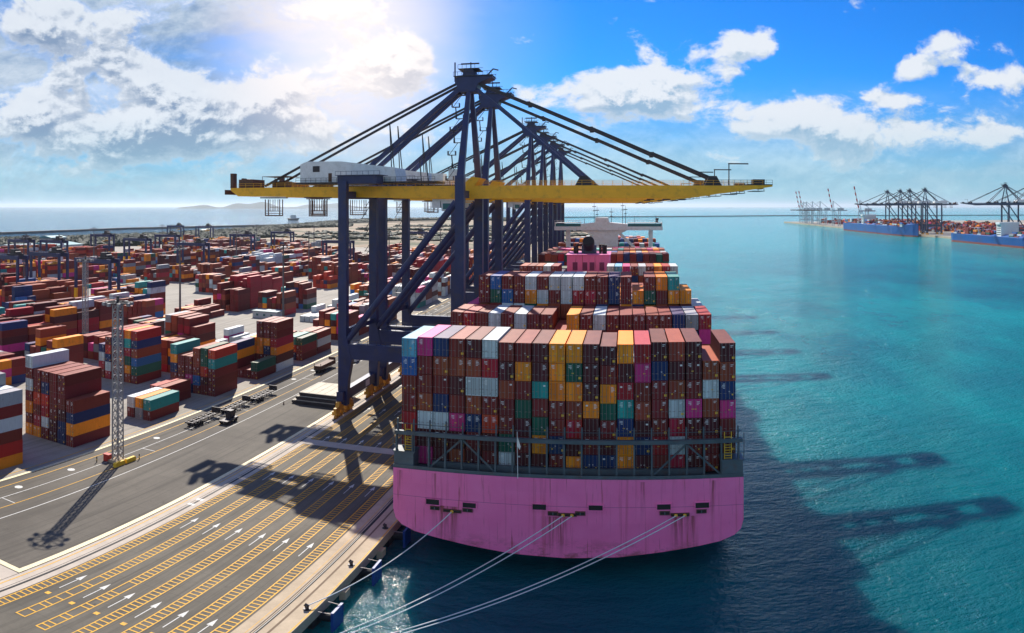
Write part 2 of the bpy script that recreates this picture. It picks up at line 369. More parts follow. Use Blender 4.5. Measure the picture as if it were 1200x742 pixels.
# lane ladders
b = MB(); s = .17
for i, X in enumerate([-68.35, -64.2, -60.1, -55.9, -51.75, -47.6, -43.7]):
    w = .82; y0 = -60 if i == 0 else 57.6 + .6 * (i % 2) - 30 * (i > 5); y1 = 760
    segs = [(y0, 145.4), (149.4, y1)]
    for a, c in segs:
        rect(b, X - w, X - w + s, a, c, Z3); rect(b, X + w - s, X + w, a, c, Z3)
        y = a
        while y < min(c, 560):
            if not (i in (1, 2) and y < 75 and R.random() < .25):
                rect(b, X - w + s, X + w - s, y, y + .21, Z3)
            y += .935
tag(b.build('lane_markings', m_yl), kind='structure')
b = MB()
for X in [-66.3, -62.1, -58.0, -53.8, -49.7, -45.6]:
    for k in range(-1, 22):
        y = 67 + 27 * k; rect(b, X - .07, X + .07, y, y + 3.6, Z3)
        b.face([(X - .42, y + 3.5, Z3), (X + .42, y + 3.5, Z3), (X, y + 5.4, Z3)])
tag(b.build('lane_arrows', m_wl), kind='structure')
b = MB()
for X in [-66.3, -62.1, -58.0, -53.8, -49.7]: rect(b, X - .35, X + .35, 64.6, 65.3, Z3)
for X, w, a, c in [(-72.5, .1, -100, 1500), (-93.9, .09, 67.5, 900), (-101.6, .1, 67.5, 900), (-106.2, .1, 67.5, 900)]:
    rect(b, X - w, X + w, a, c, Z3)
for y in (90, 140, 190, 260, 330): rect(b, -108.4, -106.2, y, y + .2, Z3)
tag(b.build('yellow_lines', m_yl), kind='structure')
b = MB()
for X, w in [(-90.4, .1), (-97.5, .09)]: rect(b, X - w, X + w, 67.5, 900, Z3)
for k in range(24):
    y = 76 + 14 * k; b.face([(-99.6 + .8 * math.cos(t * .785), y + .8 * math.sin(t * .785), Z3) for t in range(8)])
for k in range(8): rect(b, -97.4, -94.1, 84 + 40 * k, 84.2 + 40 * k, Z3)
for y in (103.3, 106): rect(b, -71.5, -70.1, y, y + .9, Z3)
tag(b.build('white_lines', m_wl), kind='structure')
# crane rails in dark grooves
m_groove = mat('cable_slot', (.16, .11, .07), .9)
b = MB()
for X in (RL, RS):
    b.use(m_dark); rect(b, X - .22, X + .22, -100, 1500, QZ + .03 if X == RL else QZ + .012)
    b.use(m_rail); b.box(X - .05, X + .05, -100, 1500, QZ - .02, QZ + .07)
b.use(m_dark); rect(b, -71.35, -71.25, -100, 1500, QZ + .03); rect(b, -40.75, -40.62, -100, 1500, QZ + .012)
b.use(m_groove); rect(b, -39.05, -38.75, -100, 1500, QZ + .012)
b.use(m_yl); rect(b, -41.2, -41.12, -100, 1500, QZ + .012); rect(b, QE - .32, QE - .12, -100, 1500, QZ + .012)
tag(b.build('crane_rails'), kind='structure')

# hills on the horizon, breakwater
m_hill = mat('hill_scrub', (.06, .08, .07), 1.)
b = MB()
prev = None
def ridge(lon0, lon1, dist, hmax, seed, name):
    rr = random.Random(seed); n = 60; b = MB(); rows = []
    for i in range(n + 1):
        t = i / n; th = lon0 + (lon1 - lon0) * t
        h = hmax * math.sin(math.pi * t) ** .8 * (.55 + .25 * math.sin(t * 11 + seed) + .15 * math.sin(t * 27 + 2 * seed)) + 1
        rows.append([(d * math.sin(th), d * math.cos(th), z) for d, z in ((dist - 900, -1), (dist - 300, h * .7), (dist, h), (dist + 900, -1))])
    for i in range(n):
        for k in range(3): b.face([rows[i][k], rows[i + 1][k], rows[i + 1][k + 1], rows[i][k + 1]])
    return tag(b.build(name, m_hill), kind='structure')
ridge(-.62, -.44, 21000, 230, 1, 'hills'); ridge(-.50, -.30, 26000, 210, 3, 'hills_beyond')
m_rock = mat('breakwater_rock', (.16, .14, .12), .9, var=.3, vscale=.02)
def wall_line(name, pts, w, h, label):
    b = MB()
    for (a, c) in zip(pts, pts[1:]): b.bar((*a, h / 2 - 1), (*c, h / 2 - 1), w, h + 2)
    o = b.build(name, m_rock); return tag(o, label, 'breakwater', kind='thing')
wall_line('breakwater', [(-2300, 1200), at(0, 275, 0), at(150, 269, 0), at(300, 265.5, 0), at(420, 262.5, 0), at(520, 261, 0)], 14, 5, 'long low rock breakwater crossing the bright sea beyond the yard')
wall_line('breakwater', [at(520, 256, 0), at(700, 254.6, 0), at(930, 252.8, 0), at(1260, 252, 0)], 16, 4, 'thin dark breakwater line across the turquoise sea near the horizon')

# scrub forest on the far shore: one mass nobody could count
def scrub():
    b = MB(); rr = random.Random(5); m = bpy.data.materials.new('scrub_leaves'); m.use_nodes = True; g = N(m.node_tree)
    bs = m.node_tree.nodes['Principled BSDF']; bs.inputs['Roughness'].default_value = .8
    P = m.node_tree.nodes.new('ShaderNodeNewGeometry').outputs['Position']
    g.put(bs.inputs['Base Color'], g.mix(g.rng(g.noise(P, .05, 5, .7), .35, .65), (.010, .018, .009, 1), (.030, .042, .018, 1)))
    def clump(x, y, r, h):
        n = 6; top = (x + rr.uniform(-1, 1), y + rr.uniform(-1, 1), QZ + h); ring = []
        for i in range(n):
            a = i * 6.283 / n + rr.random(); q = r * rr.uniform(.7, 1.2); ring.append((x + q * math.cos(a), y + q * math.sin(a), QZ + h * rr.uniform(.45, .75)))
        low = [(x + (p[0] - x) * .8, y + (p[1] - y) * .8, QZ - .5) for p in ring]
        k = ring + low + [top]
        b.idx(k, [(i, (i + 1) % n, 2 * n) for i in range(n)] + [(n + i, n + (i + 1) % n, (i + 1) % n, i) for i in range(n)])
    west = [(-839, 600), (-839, 720), (-807, 876), (-791, 1065), (-827, 1438), (-900, 1900), (-988, 2386)]
    for k in range(9000):
        i = rr.randrange(len(west) - 1); t = rr.random(); (x0, y0), (x1, y1) = west[i], west[i + 1]
        x = x0 + (x1 - x0) * t; y = y0 + (y1 - y0) * t; w = 190 if y < 1200 else 90 + 60 * math.sin(y / 90)
        x += rr.random() ** 1.2 * w + 4
        clump(x, y, rr.uniform(5, 9), rr.uniform(4, 10))
    for k in range(1500):
        t = rr.random(); a, c = rr.choice([((-988, 2386), (-700, 3020)), ((-700, 3020), (-330, 2600))])
        clump(a[0] + (c[0] - a[0]) * t + rr.uniform(0, 60), a[1] + (c[1] - a[1]) * t - rr.uniform(10, 80), rr.uniform(7, 12), rr.uniform(6, 13))
    for k in range(900):
        clump(rr.uniform(-620, -60) , rr.choice([1150, 1340, 1600, 1900]) + rr.gauss(0, 22), rr.uniform(4, 9), rr.uniform(3, 7))
    o = b.build('coastal_scrub', m); tag(o, kind='stuff', label='dark green scrub forest along the far shore')
scrub()

# ---------------------------------------------------------------- the sea air
m_haze = bpy.data.materials.new('sea_haze'); m_haze.use_nodes = True
def haze():
    nt = m_haze.node_tree; nt.nodes.clear(); o = nt.nodes.new('ShaderNodeOutputMaterial'); v = nt.nodes.new('ShaderNodeVolumePrincipled')
    v.inputs['Color'].default_value = (.80, .90, 1, 1); v.inputs['Density'].default_value = HAZE; v.inputs['Anisotropy'].default_value = .35
    nt.links.new(v.outputs[0], o.inputs['Volume'])
    b = MB(); b.box(-61000, 61000, -4000, 91000, -8, 300); x = b.build('haze', m_haze); tag(x, 'thin pale sea haze over the whole port', kind='stuff')
HAZE = 2.2e-5
haze()
# ---------------------------------------------------------------- shipping containers
CW, CL = 2.30, 12.19
def container_meshes(H, L=CL, corr=True):
    b = MB()
    y1 = L; W = CW / 2
    # corner posts and rails
    for x in (-W, W - .12):
        for y in (0, y1 - .12): b.box(x, x + .12, y, y + .12, 0, H)
        b.box(x, x + .12, .12, y1 - .12, 0, .16); b.box(x, x + .12, .12, y1 - .12, H - .10, H)
    b.box(-W + .12, W - .12, 0, .12, 0, .14); b.box(-W + .12, W - .12, 0, .12, H - .12, H)
    b.box(-W + .12, W - .12, y1 - .12, y1, 0, .14); b.box(-W + .12, W - .12, y1 - .12, y1, H - .12, H)
    # corrugated long sides
    p = .278; n = int((y1 - .24) / p)
    for sx in (-1, 1):
        out, inn = sx * (W - .012), sx * (W - .050); ys = []
        for k in range(n):
            y = .12 + k * (y1 - .24) / n; q = (y1 - .24) / n
            ys += [(y, out), (y + q * .30, out), (y + q * .5, inn), (y + q * .8, inn)]
        ys.append((y1 - .12, out))
        k0 = len(b.v); b.v += [(x, y, .16) for y, x in ys] + [(x, y, H - .10) for y, x in ys]; m = len(ys)
        for i in range(m - 1): b.f.append((k0 + i, k0 + i + 1, k0 + m + i + 1, k0 + m + i)); b.mi.append(0)
    # front wall and roof with shallow ribs
    b.face([(-W + .1, y1 - .03, .1), (W - .1, y1 - .03, .1), (W - .1, y1 - .03, H - .1), (-W + .1, y1 - .03, H - .1)])
    ry = [.12 + i * (y1 - .24) / 44 for i in range(45)]; k0 = len(b.v)
    for i, y in enumerate(ry): z = H - .012 - (.022 if i % 2 else 0); b.v += [(-W + .1, y, z), (W - .1, y, z)]
    for i in range(44): b.f.append((k0 + 2 * i, k0 + 2 * i + 1, k0 + 2 * i + 3, k0 + 2 * i + 2)); b.mi.append(0)
    for x in (-W - .005, W - .165):
        for z in (-.0, H - .115): b.box(x, x + .17, -.006, .16, z, z + .12)
    body = b.build('body_mesh', PM['M'])
    doors = []
    for var in range(6):
        rr = random.Random(var * 11 + 3)
        d = MB(); d.use(PM['M']); x0, x1 = .015, W - .125
        d.box(x0, x1, .03, .07, .17, H - .15)
        for z in [.20 + i * (H - .5) / 4 for i in range(5)]: d.box(x0 + .08, x1 - .06, .012, .029, z, z + .16)
        d.use(m_dark); d.box(x0 - .013, x0 - .001, .02, .05, .17, H - .15); d.box(x1 + .001, x1 + .02, .03, .06, .17, H - .15)
        for z in (.5, 1.1, 1.7, H - .4): d.box(x1 - .03, x1 + .03, -.01, .028, z, z + .10)
        # small data plates and decals
        d.use(m_mark_w)
        if var in (0, 2, 5):
            for k in range(rr.randint(2, 4)):
                z = H - .45 - k * .22; d.box(x0 + .38, x0 + .38 + rr.uniform(.25, .55), .004, .011, z, z + .09)
        if var == 3: d.box(x0 + .45, x0 + .78, .004, .011, H - .75, H - .50)
        if var == 1:
            d.box(x0 + .15, x0 + .33, .004, .011, 1.2, 1.38)
        d.use(m_mark_y)
        if var == 0: d.box(x0 + .62, x0 + .98, .002, .010, .45, .80)
        if var == 1: d.box(x0 + .58, x0 + .80, .002, .010, .70, .92)
        if var == 2: d.box(x0 + .05, x0 + .36, .002, .010, 1.28, 1.42)
        doors.append(d.build('door_mesh', PM['M']))
    r = MB()
    r.bar((0, -.015, .10), (0, -.015, H - .07), .055, n=6)
    for z in (.12, .95, H - .16): r.box(-.06, .06, -.02, .01, z, z + .09)
    r.box(0, .33, -.05, -.015, 1.02, 1.07)
    rod = r.build('rod_mesh', m_rod)
    out = (body.data, [d.data for d in doors], rod.data)
    for o in [body, rod] + doors: bpy.data.objects.remove(o)
    return out
CM = {2.59: container_meshes(2.59), 2.896: container_meshes(2.896)}
def newobj(name, me, parent=None, m=None):
    o = bpy.data.objects.new(name, me); COL.objects.link(o)
    if parent: o.parent = parent
    if m: o.material_slots[0].link = 'OBJECT'; o.material_slots[0].material = m
    return o
def container(x, y, z, c, H, label, group, flip=False, rods=True):
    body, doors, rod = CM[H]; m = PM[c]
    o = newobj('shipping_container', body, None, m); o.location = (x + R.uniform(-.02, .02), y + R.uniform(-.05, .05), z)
    tag(o, label, 'shipping container', group)
    for k in (0, 1):
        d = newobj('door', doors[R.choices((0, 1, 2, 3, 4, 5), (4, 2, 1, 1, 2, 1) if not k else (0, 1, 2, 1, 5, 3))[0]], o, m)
        if k: d.scale = (-1, 1, 1)
        for t in (.28, .86):
            q = newobj('lock_rod', rod, d); q.location = (t, 0, 0)
    return o

# ---------------------------------------------------------------- the ship's cargo
SX0 = -34.0      # port side of the first row; rows are 2.5 m apart
DECK = 17.35
ship_rest = []   # (x, y, z, H, colour)
def row_x(i): return SX0 + 1.25 + 2.5 * i
tiers = [  # top tier first, 20 columns from port; '.' = none
 "LPNMDWMMDOODDOCDBD.D",
 "UMBBBCDODOEDMDPNDDBB",
 "MMMDWWBMTOODOCMMBMWN",
 "MBNMBMMEMMBOETBMWPBP",
 "CWWPNRMDEMCDMNDMCDDM",
 "MDDDMDEMONDMDONCWMMD",
 "MPDBDMWDDMONNODMCDMD"]
dz = [-.3, 0, 0, 0, 0, -.1, -.3, -.3, -.25, -.35, -.25, -.35, -.5, -.25, -.2, -.12, 0, 0, .0, -.3]
nt = len(tiers)
for c in range(20):
    z = DECK
    hs = [2.896] * 7
    cut = {0: 1, 1: 0, 5: 0, 6: 1, 7: 1, 8: 1, 9: 1, 10: 1, 11: 1, 12: 2, 13: 1, 14: 1, 15: 0, 19: 1}.get(c, 0)
    for k in range(cut): hs[(c * 3 + k * 2) % 5] = 2.59
    for t in range(nt):          # bottom up
        k = tiers[nt - 1 - t][c]
        if k == '.': continue
        n = nt - t
        side = f'{ORD[c + 1]} column from the quay' if c < 10 else (f'{ORD[20 - c]} column from the open sea' if c < 19 else 'first column from the open sea')
        container(row_x(c), 106, z, k, hs[t], f'{WORD[k]} container {side}, {ORD[n]} tier down, stern bay', 'containers in the bay at the stern')
        z += hs[t] + .06
# bay 2 and bay 3 and bay 4: the tiers that show
def bay(y, z0, rows, label, group, first=0, colsname=None):
    """rows: bottom tier first, strings of 20"""
    for t, line in enumerate(rows):
        top = len(rows) - t
        for c, k in enumerate(line):
            if k == '.': continue
            side = f'{ORD[c + 1]} from the quay' if c < 10 else f'{ORD[20 - c]} from the open sea'
            tier = '' if len(rows) == 1 else (', upper tier' if top == 1 else ', lower tier' if top == 2 else ', lowest tier')
            container(row_x(c), y, z0 + t * 2.9, k, 2.896, f'{WORD[k]} container {side}{tier}, {label}', group)
bay(137, 34.5, ["MCMWMWMM.OMWMMMMMNGC"], 'second bay from the stern', 'containers in the second bay from the stern')
bay(152, 37.45, [".MEUMOWMWCCMNMOEMOO.", ".MUMMWMWWWMMNM.MOT.."], 'third bay from the stern', 'containers in the third bay from the stern')
bay(228, 36.3, ["BMBWM......WLPMWMOCW"], 'bay beside the pink funnel casing', 'containers beside the funnel casing')
# the rest of the cargo reads as one mass
def fill(y, ztop, c0=0, c1=20, skip=()):
    for c in range(c0, c1):
        if c in skip: continue
        k = R.choices('MMMDDBBBCOWNGUETP', k=1)[0]; ship_rest.append((row_x(c), y, DECK, ztop - DECK + R.choice((0, 0, 0, -.3)), k))
for y, zt in ((137, 34.48), (121.5, 31.6)): fill(y, zt)
fill(152, 37.43); fill(167.5, 34.5); fill(182.5, 34.5); fill(198, 34.5); fill(213, 34.5, 0, 20, range(6, 12)); fill(228, 36.28, 0, 20, range(8, 12))
for i, y in enumerate((276, 291.5, 307, 322)): fill(y, 39.9 - .4 * (i % 2))
for i, y in enumerate((357, 372, 388, 403, 419, 434)): fill(y, 40.0 - 1.4 * (i % 3))
for i, y in enumerate((449, 464)): fill(y, 39 , 2 + i, 18 - i)
for i, y in enumerate((243, 258)): fill(y, 36.0, 0, 20, range(5, 12))

# ---------------------------------------------------------------- the yard
YX0, PITCH = -110.3, 27.0
def yx(block, row): return YX0 - PITCH * block - row * 2.62
G_YARD = 'containers stacked in the yard behind the road'
taken = set()
def stack(block, y, cols, where, H=2.75):
    """cols: from the row nearest the road; each a string of colours from the ground up"""
    for r, s in enumerate(cols):
        z = QZ + .03
        for t, k in enumerate(s):
            if k == '.': continue
            h = 2.896 if (r + t) % 2 else 2.59
            lv = 'alone' if len(s) == 1 else ('lowest' if t == 0 else ('topmost' if t == len(s) - 1 else f'{ORD[t + 1]} up'))
            rn = 'roadside row' if r == 0 else f'{ORD[r + 1]} row from road'
            container(yx(block, r), y, z, k, h, f'{WORD[k]} container {lv}, {rn}, {where}', G_YARD)
            z += h + .01
    taken.add((block, round(y)))
stack(0, 87.5, ["OCMWMG", "MOMMOW", "MCMMMNG"], 'stack at the left edge')
stack(0, 114.7, ["MONM", "NNDMMM", "DDMMMM", "MWCRNM", "OCMRMM", "OMOMWMW"], 'stack behind the near lamp mast')
stack(0, 142.2, ["MT", "GO", "MW"], 'low stack beside lamp mast')
stack(0, 155.2, ["", "", "MM", "CC", "C"], 'low red stack')
stack(0, 171.7, ["MMMTR", "MDREE", "MUMBB", "NPMM", "MMMM", "RMNOT"], 'stack with teal corner')
stack(0, 196.0, ["ME", "M", "M", "MMON"], 'low stack with navy top')
stack(0, 208.9, ["WDOCMM", "EDNOMM", "TMOOMM", "MMOO"], 'tall stack by parked trailers')
stack(0, 228, ["MME", "NRT", "MOE", "MMB"], 'green topped stack near portal crane')
stack(0, 241, ["MWM", "MMB", "OMB"], 'stack behind the green topped one')
stack(1, 170.7, ["MEUBNC", "BOECTO", "MMOBNC", "MBMMNM", "CWNRM", "MCWN"], 'stack right of the lattice mast')
print('individuals', len([o for o in COL.objects if o.name.startswith('shipping_container')]))
# the rest of the yard: far more than anyone counts, one mass
def boxes_mass(name, items, label, L=CL):
    """items: (x, y, z, H, colour, length) as tiers of plain steel boxes with frames left to the paint"""
    v, f, cols = [], [], []
    for (x, y, z, H, k, *ll) in items:
        l = ll[0] if ll else L; W = CW / 2; i = len(v)
        v += [(x - W, y, z), (x + W, y, z), (x + W, y + l, z), (x - W, y + l, z), (x - W, y, z + H), (x + W, y, z + H), (x + W, y + l, z + H), (x - W, y + l, z + H)]
        f += [(i + 4, i + 5, i + 6, i + 7), (i, i + 1, i + 5, i + 4), (i + 1, i + 2, i + 6, i + 5), (i + 2, i + 3, i + 7, i + 6), (i + 3, i, i + 4, i + 7)]
        w = R.uniform(.8, 1.2); c = [q * w for q in PAL[k]] + [1]; cols += [c] * 5
    me = bpy.data.meshes.new(name); me.from_pydata(v, [], f)
    a = me.attributes.new('paint', 'FLOAT_COLOR', 'FACE')
    a.data.foreach_set('color', [q for c in cols for q in c])
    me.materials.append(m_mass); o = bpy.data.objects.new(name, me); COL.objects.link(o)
    return tag(o, label, kind='stuff')
m_mass = bpy.data.materials.new('container_paint_many'); m_mass.use_nodes = True
def mk_mass():
    nt = m_mass.node_tree; g = N(nt); b = nt.nodes['Principled BSDF']; b.inputs['Roughness'].default_value = .58; b.inputs['Specular IOR Level'].default_value = .3
    a = nt.nodes.new('ShaderNodeAttribute'); a.attribute_name = 'paint'
    ge = nt.nodes.new('ShaderNodeNewGeometry'); P = ge.outputs['Position']; px, py, pz = g.sep(P); nx, ny, nz = g.sep(ge.outputs['Normal'])
    dust = g.noise(P, .5, 5, .65)
    c = g.mix(g.rng(dust, .5, .75, 0, .4), a.outputs['Color'], (.10, .05, .035, 1))
    c = g.mix(g.m('MULTIPLY', g.rng(nz, .6, .9), g.rng(dust, .25, .7, .45, .95)), c, g.mix(.25, g.vm('SCALE', c, 1.45), (.56, .20, .095, 1)))  # tops bleached, plus warm sunlight painted into their colour
    g.put(b.inputs['Base Color'], c)
    side = g.rng(g.m('ABSOLUTE', nx), .5, .9); end = g.rng(g.m('ABSOLUTE', ny), .5, .9)
    h = g.m('ADD', g.m('MULTIPLY', side, g.m('SINE', g.m('MULTIPLY', py, 22.6))), g.m('MULTIPLY', end, g.m('SINE', g.m('MULTIPLY', px, 10.))))
    g.put(b.inputs['Normal'], g.bump(h, .6, .03))
mk_mass()
mass = []
for (x, y, z, H, k) in ship_rest:
    n = max(1, round(H / 2.88)); h = H / n
    for t in range(n): mass.append((x, y, z + t * h, h - .02, k if t == n - 1 else R.choice('MMMDDBBCONWEU')))
WGT = 'MMMMMMMMMMMMDDDDDDBBBBBBBCCCRROOONNUWWGGETPOM'
def opened(x, y): return any(math.hypot(x - a, (y - b_) * .6) < r for a, b_, r in OPEN)
OPEN = [(*at(160, 345), 34), (*at(60, 375), 22), (*at(285, 385), 24), (*at(330, 330), 22), (*at(395, 345), 30), (*at(225, 318), 26), (*at(75, 318), 50), (*at(430, 300), 60), (*at(150, 300), 60)]
for blk in range(0, 17):
    y = 62.0; s = 0; run = 4; same = False; ck = 'M'; vac = False
    base = R.uniform(3.6, 5.2)
    while y < 800:
        s += 1
        if s % 14 == 0: y += 17; base = R.uniform(3.4, 5.6); continue
        x = yx(blk, 0)
        near = any(b_ == blk and abs(q - y) < 12.9 for b_, q in taken)
        hold = (blk == 0 and y < 262) or (blk == 1 and 120 < y < 185)
        vis = y > (-x) / 1.167 - 30
        if vis and not near and not hold and R.random() < .93 and not opened(x - 7, y + 6):
            if s % 3 == 1 or s < 2: run = max(0, min(6, round(R.gauss(base, 1.5)))); same = R.random() < .45; ck = R.choice('MMMMMMDDBBBCCROWG'); vac = R.random() < .10
            if vac: y += 12.75; continue
            hh = max(1, min(6, run + R.choice((0, 0, 0, -1, 1))))
            twenty = R.random() < .15
            for r in range(6):
                n = max(0, min(6, hh + R.choice((0, 0, 0, 0, 0, -1, -1, 1, -3 if R.random() < .3 else 0))))
                if r == 5 and R.random() < .3: n = 0
                z = QZ + .03
                for t in range(n):
                    k = ck if same and R.random() < .75 else R.choice(WGT); h = R.choice((2.59, 2.896))
                    if twenty: mass.append((yx(blk, r), y, z, h, k, 6.06)); mass.append((yx(blk, r), y + 6.15, z, h, R.choice(WGT), 6.06))
                    else: mass.append((yx(blk, r), y, z, h, k))
                    z += h + .02
        y += 12.75
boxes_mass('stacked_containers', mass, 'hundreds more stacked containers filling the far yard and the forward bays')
# ---------------------------------------------------------------- the container ship
ship = empty('container_ship', (-8.85, 103, 0)); tag(ship, 'huge pink container ship moored stern towards us along the quay', 'ship')
SC = -8.85
def hull_material():
    m = bpy.data.materials.new('pink_hull_paint'); m.use_nodes = True; nt = m.node_tree; g = N(nt); b = nt.nodes['Principled BSDF']
    b.inputs['Roughness'].default_value = .5
    P = nt.nodes.new('ShaderNodeNewGeometry').outputs['Position']; px, py, pz = g.sep(P)
    c = (.62, .115, .33, 1)
    n = g.noise(P, .35, 5, .6); c = g.mix(g.rng(n, .3, .7), (.87, .165, .41, 1), (.92, .205, .47, 1))
    panel = g.noise(g.comb(g.m('FLOOR', g.m('DIVIDE', px, 9.)), 0, g.m('FLOOR', g.m('DIVIDE', pz, 5.))), 3.3, 0); c = g.mix(g.rng(panel, .3, .7, 0, .28), c, (.75, .13, .35, 1))
    def streak(fx, fz, lo, hi, a, c, col):
        t = g.noise(g.comb(g.m('MULTIPLY', px, fx), g.m('MULTIPLY', py, fx), g.m('MULTIPLY', pz, fz)), 1., 5, .6)
        return g.mix(g.rng(t, lo, hi, 0, a), c, col)
    c = streak(1.6, .045, .58, .74, .6, c, (.50, .07, .12, 1))
    c = streak(2.7, .09, .625, .70, .8, c, (.32, .06, .03, 1))
    low = g.rng(pz, 7.5, 3.2, 0, 1)
    t = g.noise(g.comb(g.m('MULTIPLY', px, .5), py, g.m('MULTIPLY', pz, .8)), .9, 6, .75)
    c = g.mix(g.m('MULTIPLY', low, g.rng(t, .47, .60, 0, .9)), c, (.22, .06, .035, 1))
    # rust run-offs below the mooring leads
    for X, z0, w in RUNS:
        dx = g.m('ABSOLUTE', g.m('SUBTRACT', px, X))
        wob = g.noise(g.comb(g.m('MULTIPLY', px, 2.4), 0, g.m('MULTIPLY', pz, .12)), 1., 4, .6)
        k = g.m('MULTIPLY', g.rng(dx, w, 0, 0, 1, True), g.m('MULTIPLY', g.rng(pz, z0 - 7.5, z0 - .3, 0, 1), g.m('LESS_THAN', pz, z0)))
        c = g.mix(g.m('MULTIPLY', k, g.rng(wob, .38, .6, 0, .95)), c, (.20, .035, .02, 1))
    seam = g.m('LESS_THAN', g.m('ABSOLUTE', g.m('SUBTRACT', pz, 12.75)), .05); c = g.mix(g.m('MULTIPLY', seam, .5), c, (.2, .04, .12, 1))
    g.put(b.inputs['Base Color'], c); g.put(b.inputs['Normal'], g.bump(g.noise(P, .22, 3, .5), .35, .18))
    return m
RUNS = [(-26.5, 11.6, 2.6), (-25, 11.6, 1.), (-10.6, 11., 2.), (-9.2, 11., .9), (7.2, 11.2, 1.8), (9.2, 11.2, 1.3), (-33.2, 17, .5), (-28, 17, .5), (12.2, 17, .6), (2.2, 17, .5)]
m_hull = hull_material(); m_louvre = mat('dark_pink_louvre', (.20, .03, .11), .7)  # louvres in their own darker pink
HB = 25.5
lowpts = [(1, 10.2), (.985, 8.6), (.95, 7.6), (.87, 6.6), (.75, 5.9), (.55, 5.0), (.30, 4.1), (.0, 3.75)]
def profile(half, k, top=DECK, zoff=0):
    """half beam, k 0 at the transom .. 1 full section below water"""
    pts = [(half, top + zoff)]
    for u, z in lowpts: pts.append((half * u, z * (1 - k) + k * (-3 + 0 * u)))
    return pts
secs = [(103, HB - .05, 0, 0), (112, HB + .0, .35, 0), (124, HB, .8, 0), (140, HB, 1, 0), (420, HB, 1, 0), (450, HB * .93, 1, .3), (475, HB * .68, 1, 1.), (492, HB * .36, 1, 2.), (503, .6, 1, 3.)]
b = MB(); rings = []
for (y, h, k, zo) in secs:
    p = profile(h, k, zoff=zo); ring = [(SC - x, y, z) for x, z in p] + [(SC + x, y, z) for x, z in reversed(p)]
    rings.append(ring)
n = len(rings[0])
for a, c in zip(rings, rings[1:]):
    for i in range(n - 1): b.face([a[i], a[i + 1], c[i + 1], c[i]])
b.face(rings[0])
b.v = [(x - SC, y - 103, z) for x, y, z in b.v]
hull = b.build('hull', m_hull, ship)
def lb(): return MB()
def shipbuild(b, name, m=None, parent=None, **k):
    b.v = [(x - SC, y - 103, z) for x, y, z in b.v]; return b.build(name, m, parent or ship, **k)
b = MB(); b.use(m_grey); b.face([(SC - x * s, y, DECK - .25 + zo) for s in (1,) for (y, x, _, zo) in secs] + [(SC + x, y, DECK - .25 + zo) for (y, x, _, zo) in reversed(secs)])
shipbuild(b, 'deck')
# mooring deck openings and fairleads in the transom (drop below the camera measured from the photograph)
def tz(py): return CAMZ - math.tan((py - YH) / FPX) * 103.0
def tX(px): return 102.9 * math.tan((px - XV) / FPX)
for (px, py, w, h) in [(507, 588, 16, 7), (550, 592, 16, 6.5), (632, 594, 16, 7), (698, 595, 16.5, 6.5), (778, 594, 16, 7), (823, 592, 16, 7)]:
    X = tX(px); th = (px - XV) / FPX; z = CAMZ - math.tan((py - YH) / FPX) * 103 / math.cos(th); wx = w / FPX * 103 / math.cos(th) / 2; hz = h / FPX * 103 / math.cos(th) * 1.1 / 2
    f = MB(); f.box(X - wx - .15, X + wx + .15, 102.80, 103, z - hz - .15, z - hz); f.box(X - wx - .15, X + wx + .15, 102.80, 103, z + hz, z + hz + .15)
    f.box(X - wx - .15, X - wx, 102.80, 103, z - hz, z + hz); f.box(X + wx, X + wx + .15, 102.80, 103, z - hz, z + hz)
    f.use(m_black); f.face([(X - wx, 102.93, z - hz), (X + wx, 102.93, z - hz), (X + wx, 102.93, z + hz), (X - wx, 102.93, z + hz)]); f.mats = [m_hull, m_black]; f.mi = [0] * (len(f.f) - 1) + [1]  # flat black plate paints the unlit inside of the opening
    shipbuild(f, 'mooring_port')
FL = [(509.5, 595, 9, 3), (548, 597.5, 10, 3.5), (648, 601.5, 10, 3.5), (680, 601.5, 10, 3.5), (779, 601, 10, 3.5), (822, 598.8, 10, 3.5), (530, 598.5, 20, 2.2), (665, 603, 20, 2.2), (797, 602.8, 20, 2.2)]
leads = {}
for (px, py, w, h) in FL:
    X = tX(px); q = 103 / math.cos((px - XV) / FPX); z = CAMZ - math.tan((py - YH) / FPX) * q; wx = w / FPX * q / 2; hz = h / FPX * q / 2
    f = MB(); f.use(m_black); f.box(X - wx, X + wx, 102.72, 102.99, z - hz, z + hz)
    f.use(m_rust); f.box(X - wx - .12, X + wx + .12, 102.76, 102.985, z - hz - .12, z + hz + .12)
    if w > 15:
        f.use(m_mark_y)
        for k in ((0, ) if px < 600 else (-.28, .30)): f.bar((X + k * w / FPX * q * .9, 102.5, z - .1), (X + k * w / FPX * q * .9, 102.72, z), .5, n=8)
        leads[px] = (X, z, w / FPX * q * .9)
    else:
        f.use(m_grey); f.box(X - wx * .12, X + wx * .12, 102.66, 102.72, z - hz, z + hz)
    shipbuild(f, 'fairlead')
